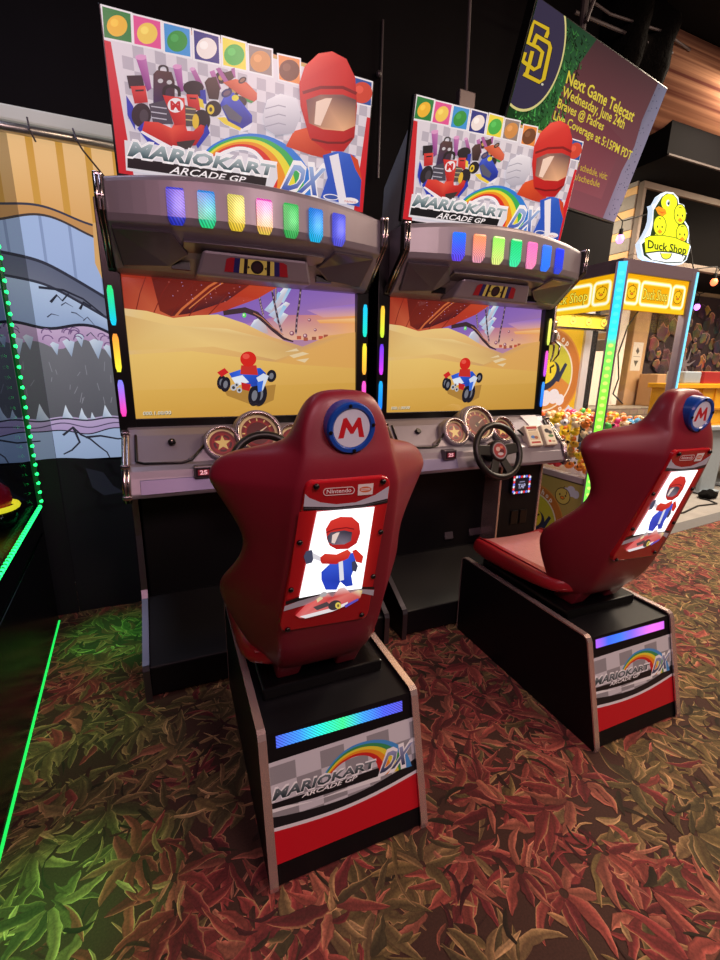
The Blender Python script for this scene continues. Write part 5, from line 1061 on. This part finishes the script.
# topper sign
ts = Art((3.16, .12, CZ + .02), (1, 0, 0), (0, 0, 1), 600, 160, 6)
outl = [(240, 500), (262, 470), (280, 440), (300, 400), (312, 360), (318, 300), (312, 270), (335, 262), (360, 215), (395, 190), (440, 195), (470, 225), (475, 258), (505, 270), (520, 320), (510, 365), (532, 400), (535, 450), (530, 490), (545, 520), (520, 600), (490, 625), (400, 628), (300, 608), (255, 580)]
uvs = [ts.uv(p) for p in outl]
b = NB(); prism(b, [V((3.16, .12, CZ + .02)) + V((x, .0, z)) for x, z in uvs], (0, .035, 0)); tp = link('topper_sign', b, emis('white_halo_acrylic', (205, 225, 245), .9), cl)
Q = ts.poly; yl = (236, 240, 40); ol = (60, 70, 20)
ts.k = 2
Q([(cx, cy) for cx, cy in [(250, 505), (300, 462), (318, 380), (322, 300), (345, 262), (370, 222), (400, 200), (440, 205), (465, 235), (470, 265), (500, 280), (512, 320), (502, 368), (524, 405), (526, 452), (520, 490), (538, 522), (514, 598), (488, 616), (400, 620), (305, 600), (262, 572)]], (40, 56, 20))
ts.ell((415, 256), 48, 52, yl); Q([(368, 300), (460, 290), (470, 400), (480, 470), (330, 450), (350, 390)], yl)
Q([(332, 290), (352, 278), (392, 296), (400, 322), (378, 338), (350, 326)], (250, 150, 30)); Q([(338, 300), (372, 312), (396, 310), (372, 322)], (236, 100, 30))
ts.ell((408, 258), 11, 20, (240, 250, 240)); ts.ell((411, 258), 7, 14, (30, 40, 60)); ts.ell((408, 250), 3, 5, (250, 250, 250))
for x, y, rx, ry_ in ((480, 326, 34, 58), (358, 394, 36, 58), (492, 440, 34, 52)):
    ts.ell((x, y), rx + 4, ry_ + 4, (70, 80, 20)); ts.ell((x, y), rx, ry_, yl); ts.ell((x - 14, y + 6), 4, 7, (40, 40, 30)); ts.ell((x + 14, y + 8), 4, 7, (40, 40, 30)); Q([(x - 16, y + 36), (x, y + 20), (x + 16, y + 38), (x, y + 50)], (250, 150, 30)); ts.arcs([(x - 8, y - 40), (x, y - 46), (x + 10, y - 38)], [(x - 6, y - 36), (x, y - 41), (x + 8, y - 34)], [(70, 80, 20)])
Q([(266, 472), (300, 455), (370, 452), (450, 466), (538, 506), (520, 574), (440, 552), (350, 546), (272, 556)], yl)
ts.line([(266, 472), (300, 455), (370, 452), (450, 466), (538, 506)], 4, ol); ts.line([(272, 556), (350, 546), (440, 552), (520, 574)], 4, ol)
Q([(274, 562), (350, 552), (440, 558), (510, 576), (492, 610), (400, 614), (310, 598)], (246, 250, 250)); ts.ell((395, 560), 34, 34, (236, 240, 60), a0=0, a1=180); ts.arcs([(358, 556), (370, 588), (395, 598), (420, 588), (432, 560)], [(363, 556), (373, 584), (395, 593), (417, 584), (427, 560)], [ol])
ts.text('Duck Shop', (284, 528), (514, 566), (286, 480), (522, 520), (40, 52, 20), .02)
M['duckneon'] = art_mat('duck_sign_print', 1.15, .3, .2); ts.build('topper_print', 'duckneon', tp)
b = NB(); box(b, (uvs[0][0] + 3.16 - .01, .10, CZ + .018), (uvs[20][0] + 3.16, .22, CZ + .06), .006); link('topper_foot', b, mat('pale_blue_acrylic', (150, 190, 226), .3, emit=.5), cl)

# toys: every duck a thing of its own
def duck_mesh(col, beak):
    b = NB(); cols = []
    def part(fn, c): n0 = len(b.verts); fn(); cols.extend([c] * (len(b.verts) - n0))
    part(lambda: ball(b, (0, 0, .034), .040, (1.15, .95, .85), 12), col)
    part(lambda: ball(b, (.026, 0, .078), .030, (1, 1, 1), 12), col)
    part(lambda: ball(b, (.058, 0, .072), .014, (1.2, 1.1, .5), 8), beak)
    part(lambda: ball(b, (-.046, 0, .052), .015, (1.2, .8, 1), 8), col)
    for s in (-1, 1):
        part(lambda: ball(b, (.046, s * .017, .086), .0055, (1, 1, 1), 6), (24, 22, 26)); part(lambda: ball(b, (-.006, s * .036, .038), .018, (1.3, .45, .9), 8), tuple(int(v * .9) for v in col))
    me = bpy.data.meshes.new('toy_duck'); b.to_mesh(me); b.free(); me.polygons.foreach_set('use_smooth', [True] * len(me.polygons))
    ca = me.color_attributes.new('Col', 'FLOAT_COLOR', 'POINT'); ca.data.foreach_set('color', [x for c in cols for x in (*lin(c), 1)]); me.materials.append(M['toy']); return me
kinds = [('yellow', (240, 200, 40)), ('golden yellow', (226, 170, 50)), ('pink', (230, 60, 130)), ('cream', (226, 206, 166)), ('orange', (236, 130, 50)), ('green', (70, 190, 80)), ('sky blue', (80, 160, 210)), ('red', (196, 40, 50)), ('lilac', (190, 150, 210)), ('white', (226, 222, 226)), ('navy', (60, 66, 110)), ('tan', (176, 140, 80))]
meshes = {k: duck_mesh(c, (240, 120, 40) if k not in ('orange', 'red') else (240, 200, 60)) for k, c in kinds}
wts = [7, 5, 3, 4, 3, 2, 2, 2, 1, 2, 1, 4]; rnd = random.Random(21); placed = 0
spots = []
gx = .090
for lay in range(5):
    for i in range(8):
        for j in range(8):
            x = CX0 + .10 + i * gx + (lay % 2) * .04; y = CY0 + .10 + j * gx * .98 + (lay % 2) * .03
            if x > CX1 - .085 or y > CY1 - .13: continue
            if lay < 4 and not (i == 0 or j == 0): continue                 # buried toys are not seen
            spots.append((x, y, zbase + .062 + lay * .078))
for x, y, z in spots:
    low = z < zbase + .08
    k = rnd.choices([k for k, _ in kinds], wts)[0] if not low else rnd.choice(['red', 'orange', 'red', 'pink'])
    o = bpy.data.objects.new('toy_duck', meshes[k]); C.objects.link(o); o.location = (x + rnd.uniform(-.012, .012), y + rnd.uniform(-.012, .012), z + rnd.uniform(0, .02) * (0 if low else 1)); o.rotation_euler = (rnd.uniform(-.5, .5), rnd.uniform(-.6, .4), rnd.uniform(0, 6.28)); s = rnd.uniform(.74, .86); o.scale = (s, s, s)
    tag(o, 'small %s toy duck among the heap inside the claw machine' % k, 'toy', '%s toy ducks in the claw machine' % k)

# ================================================================== RIGHT BACKGROUND
# printed rock and coral mural on the far wall
fw = 2.185; mx0 = at(646, 350, 1, fw).x; A = Art((mx0, fw, 0), (1, 0, 0), (0, 0, 1)); A.raw = True; W, Hh = 9.4 - mx0, 2.44
A.rect(0, .0, W, Hh, (58, 42, 44)); rnd = random.Random(5)
for i in range(340):
    x, z = rnd.uniform(.06, W - .08), rnd.uniform(.58, Hh - .10); r = rnd.uniform(.04, .13); c = rnd.choice([(112, 78, 66), (94, 66, 62), (76, 56, 60), (134, 94, 70), (150, 104, 66), (60, 44, 50), (120, 96, 84)])
    pts = []; n = 11
    for k in range(n): t = 2 * math.pi * k / n; q = r * rnd.uniform(.65, 1.15); pts.append((min(W - .01, max(.01, x + q * math.cos(t))), min(Hh - .01, max(.51, z + q * math.sin(t)))))
    A.poly(pts, [tuple(int(v * rnd.uniform(.6, 1.25)) for v in c) for _ in pts]); A.line(pts[:5], .012, tuple(min(255, int(v * 1.5)) for v in c))
for cx, cz in ((W - .85, 1.75), (.8, 1.5)):
    for k in range(7): t = k * .9; A.line([(cx, cz), (cx + .1 * math.cos(t) + .02, cz + .1 * math.sin(t)), (cx + .25 * math.cos(t + .25), cz + .25 * math.sin(t + .25))], [.05, .035, .01], (136, 120, 122))
o = A.build('printed_mural', 'art_wall_dim', origin=(mx0 + W / 2, fw, 1.4)); tag(o, 'brown printed mural of rocks and coral on the far wall behind the claw machine', 'mural')
b = NB(); tx = at(637, 350, 1, 2.05).x; box(b, (tx - .15, 2.02, 0), (tx + .13, 2.18, 2.5)); o = link('timber_post', b, 'tan', origin=(tx, 2.1, 0), bevel=.006); tag(o, 'tan timber post seen through the claw machine glass', 'post')
A = Art((tx - .12, 2.0195, 1.40), (1, 0, 0), (0, 0, 1)); A.raw = True; A.rect(0, 0, .19, .36, (216, 206, 190)); A.poly([(.09, .30), (.13, .25), (.10, .21), (.06, .25)], (90, 84, 80)); A.poly([(.05, .13), (.14, .13), (.095, .05)], (90, 84, 80)); A.line([(.03, .18), (.16, .18)], .006, (120, 112, 104))
o = A.build('notice', 'art', origin=(tx, 2.0195, 1.55)); tag(o, 'small cream notice pinned on the tan timber post', 'notice')
b = NB(); rr = []
for x, z0 in [(tx - 1.55 + .06 * k, 0) for k in range(23)]: rr.append([V((x, 2.06 + .025 * math.sin(k_ := x * 46), .95)), V((x, 2.06 + .025 * math.sin(x * 46), 2.48))])
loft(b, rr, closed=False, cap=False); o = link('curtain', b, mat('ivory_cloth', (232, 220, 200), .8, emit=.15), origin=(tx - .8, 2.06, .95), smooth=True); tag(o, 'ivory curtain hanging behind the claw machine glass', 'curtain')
b = NB(); tube(b, [(tx + .05, 1.99, 2.45), (tx - .12, 1.99, 2.2), (tx - .32, 1.99, 1.95), (tx - .42, 1.99, 1.6), (tx - .34, 1.99, 1.3), (tx - .40, 1.99, 1.1), (tx - .2, 1.98, .97)], .010, 6); o = link('cable', b, 'cable', origin=(tx - .2, 1.98, 1.6), smooth=True); tag(o, 'dark cable looping down in front of the ivory curtain', 'cable')
m_s, N, L, bs = node_mat('grey_stone'); br = N.new('ShaderNodeTexBrick'); br.inputs['Color1'].default_value = lin((150, 140, 124)) + (1,); br.inputs['Color2'].default_value = lin((128, 120, 108)) + (1,); br.inputs['Mortar'].default_value = lin((100, 94, 86)) + (1,); br.inputs['Scale'].default_value = 3.5
tcx = N.new('ShaderNodeTexCoord'); mp2 = N.new('ShaderNodeMapping'); mp2.inputs['Rotation'].default_value = (math.pi / 2, 0, 0); L.new(tcx.outputs['Object'], mp2.inputs[0]); L.new(mp2.outputs[0], br.inputs['Vector']); L.new(br.outputs['Color'], bs.inputs['Base Color']); M['stone'] = m_s
b = NB(); box(b, (tx - 1.8, 1.70, 0), (tx + 1.3, 1.98, .95)); o = link('stone_ledge', b, 'stone', origin=(tx, 1.87, 0), bevel=.01); tag(o, 'low grey stone ledge below the ivory curtain', 'ledge')
def carton(name, lo_, hi_, m, label, cat, lid=True):
    lo_, hi_ = V(lo_), V(hi_); r = empty(name, ((lo_.x + hi_.x) / 2, (lo_.y + hi_.y) / 2, lo_.z), label, cat)
    b = NB(); box(b, lo_, hi_); link('box_body', b, m, r, bevel=.008)
    b = NB(); box(b, (lo_.x, lo_.y + (hi_.y - lo_.y) * .42, hi_.z), (hi_.x, lo_.y + (hi_.y - lo_.y) * .58, hi_.z + .004)); box(b, (lo_.x + (hi_.x - lo_.x) * .44, lo_.y - .003, hi_.z - .12), (lo_.x + (hi_.x - lo_.x) * .56, lo_.y, hi_.z)); link('packing_tape', b, mat('packing_tape', (196, 168, 120), .3), r); return r
carton('cardboard_box', (tx + .02, 1.72, .951), (tx + .50, 1.97, 1.36), mat('cardboard', (178, 138, 96), .8, noise=.1), 'brown cardboard box seen through the claw machine front glass', 'box')
# grey bench run with yellow crate
bn0 = at(689, 425, 1, .9); bx = 5.15; bz = .80
be = empty('folding_table', (6.4, 1.3, 0), 'blue grey plastic table with slab legs on the concrete at the right edge', 'table')
b = NB(); box(b, (bx, .9, bz - .05), (8.0, 1.40, bz), .01); link('table_top', b, 'greypl', be)
for x in (bx + .05, bx + .66, bx + 1.33, bx + 2.2, bx + 2.9):
    b = NB(); prism(b, [V((x, .95, bz - .05)), V((x + .36, .95, bz - .05)), V((x + .30, .92, .03)), V((x + .02, .92, .03))], (0, .05, 0)); box(b, (x + .02, .86, 0), (x + .30, 1.38, .035)); link('leg', b, 'greypl', be, bevel=.008)
yx = at(651, 390, 1, 1.2).x; yc = empty('storage_crate', (6.2, 1.35, bz), 'yellow plastic crate with ribbed front on the blue grey table', 'crate')
b = NB(); box(b, (yx, .98, bz + .02), (7.2, 1.2, bz + .46)); link('crate_body', b, 'yellowpl', yc, bevel=.01)
b = NB(); box(b, (yx - .03, .95, bz + .42), (7.23, 1.23, bz + .47), .006); link('rim', b, 'yellowpl', yc)
b = NB()
for k in range(int((7.2 - yx) / .235)): box(b, (yx + .05 + .235 * k, .965, bz + .03), (yx + .065 + .235 * k, .98, bz + .42))
box(b, (yx, .962, bz + .18), (7.2, .98, bz + .205)); link('rib', b, mat('dark_yellow_plastic', (196, 132, 24), .5), yc)
b = NB(); box(b, (yx - .02, .97, bz + .0), (7.22, 1.21, bz + .02)); link('crate_base', b, 'yellowpl', yc)
carton('red_bin', (at(703, 384, 1, 1.0).x, 1.0, bz + .471), (7.1, 1.2, bz + .60), 'redpl', 'dark red bin standing on the yellow crate below the rock mural', 'bin')
b = NB(); box(b, (at(683, 384, 1, 1.0).x, 1.0, bz + .471), (at(700, 384, 1, 1.0).x, 1.2, bz + .60), .012); o = link('storage_tub', b, 'greypl', origin=(5.9, 1.25, bz + .47)); tag(o, 'small pale grey tub on the yellow crate, left of the dark red bin', 'tub')
# dark cloth heap and cable on the concrete
b = NB(); bmesh.ops.create_icosphere(b, subdivisions=3, radius=.11, matrix=Matrix.Translation((5.78, .80, .03)) @ Matrix.Diagonal((1.2, .7, .42, 1)))
for v in b.verts: v.co.z = max(-.011, v.co.z + .02 * math.sin(v.co.x * 60) * math.cos(v.co.y * 50))
o = link('cloth_heap', b, 'rough_black', origin=(5.78, .80, -.012), smooth=True); tag(o, 'dark crumpled cloth heap on the concrete before the blue grey table', 'cloth')
b = NB(); tube(b, [(4.15, .52, -.004), (4.5, .55, -.004), (4.9, .52, -.004), (5.3, .62, -.004), (5.6, .60, -.004), (5.66, .72, -.004), (5.64, .80, -.004)], .009, 6); o = link('floor_cable', b, 'cable', origin=(5, .6, -.01), smooth=True); tag(o, 'thin black cable lying across the concrete floor', 'cable')
# string lights: one cord with its bulbs
qs = [at(620, 239, 1, 1.33), at(714, 282, 1, 1.3), at(697, 307, 1, 1.9)]
sl = empty('string_lights', qs[0], 'black cord of purple and red bulbs strung below the dark display window', 'string lights')
q0, q1, q2 = qs
b = NB(); tube(b, [q0 + V((-.6, 0, .42)), q0 + V((0, 0, .16)), q0 + V((.5, 0, .32)), (q0.x + 1.0, 1.34, q0.z + .2), q1 + V((-.4, 0, .10)), q1 + V((0, 0, .16)), q1 + V((.6, .2, .12)), q2 + V((.2, 0, .22)), q2 + V((0, 0, .16)), q2 + V((-.5, 0, .3))], .006, 6); link('cord', b, 'cable', sl, smooth=True)
for p, m_ in zip(qs, ('bulb', 'bulb2', 'bulb')):
    b = NB(); ball(b, p, .036, (1, 1, 1.2), 12); bo = link('bulb', b, m_, sl, smooth=True)
    b = NB(); tube(b, [p + V((0, 0, .03)), p + V((0, 0, .09))], .02, 8); tube(b, [p + V((0, 0, .085)), p + V((0, 0, .16))], .006, 6); link('socket', b, 'bezel', bo)

# ================================================================== LIGHTS
w = bpy.data.worlds.new('world'); bpy.context.scene.world = w; w.use_nodes = True
w.node_tree.nodes['Background'].inputs[0].default_value = (.55, .5, .6, 1); w.node_tree.nodes['Background'].inputs[1].default_value = .035
def area(name, loc, tgt, size, power, col, sy=None):
    l = bpy.data.lights.new(name, 'AREA'); l.energy = power; l.color = lin(col); l.size = size
    if sy: l.shape = 'RECTANGLE'; l.size_y = sy
    o = bpy.data.objects.new(name, l); C.objects.link(o); o.location = loc; o.rotation_euler = (V(tgt) - V(loc)).to_track_quat('-Z', 'Y').to_euler(); return o
area('ceiling_or_fill_light', (3.4, -2.2, 3.7), (2.8, -1.3, 0), 1.2, 88, (255, 220, 188))
area('ceiling_or_fill_light', (1.2, -3.4, 3.0), (.9, -1.3, .6), .8, 42, (255, 214, 212))  # added fill for the seats from behind the camera, no real lamp
area('ceiling_or_fill_light', (-.3, -2.7, 2.7), (.4, -1.1, 1.0), .6, 14, (255, 190, 205))  # added pinkish fill from the left for the seats, no real lamp
area('ceiling_or_fill_light', (5.0, .1, 3.9), (4.7, -.5, 0), 1.0, 170, (255, 232, 205))
area('ceiling_or_fill_light', (6.6, .4, 3.2), (6.4, 1.2, .6), 1.4, 130, (255, 236, 212))
area('wash_light', (-.5, -.15, 3.2), (-.4, .55, 1.4), .6, 6, (220, 225, 255))
area('fascia_light', (5.0, -.4, 2.6), (5.2, .8, 3.7), .6, 13, (255, 205, 170))
area('slat_fill', (4.15, 1.6, 2.75), (4.65, 1.8, 2.75), .3, 6, (255, 240, 215))  # unseen light added to brighten the slats
area('claw_cabinet_light', (3.18, .36, CZ - .08), (3.18, .36, 0), .45, 11, (255, 246, 225))
def spotg(loc, tgt, power, size):
    l = bpy.data.lights.new('green_floor_light', 'SPOT'); l.energy = power; l.color = (.08, 1, .16); l.spot_size = math.radians(size); l.spot_blend = 1; l.shadow_soft_size = .05
    o = bpy.data.objects.new('green_floor_light', l); C.objects.link(o); o.location = loc; o.rotation_euler = (V(tgt) - V(loc)).to_track_quat('-Z', 'Y').to_euler()
spotg((-.38, .20, .60), (-.20, .18, 0), 16, 62)
spotg((-.41, -.45, .55), (-.30, -.45, 0), 4, 70)
spotg((-.34, -1.1, .55), (-.24, -1.12, 0), 16, 62)
s = bpy.context.scene
s.view_settings.view_transform = 'Standard'; s.view_settings.look = 'None'; s.view_settings.exposure = 0
s.cycles.use_denoising = True; s.cycles.max_bounces = 6; s.cycles.transparent_max_bounces = 12; s.cycles.sample_clamp_indirect = 4
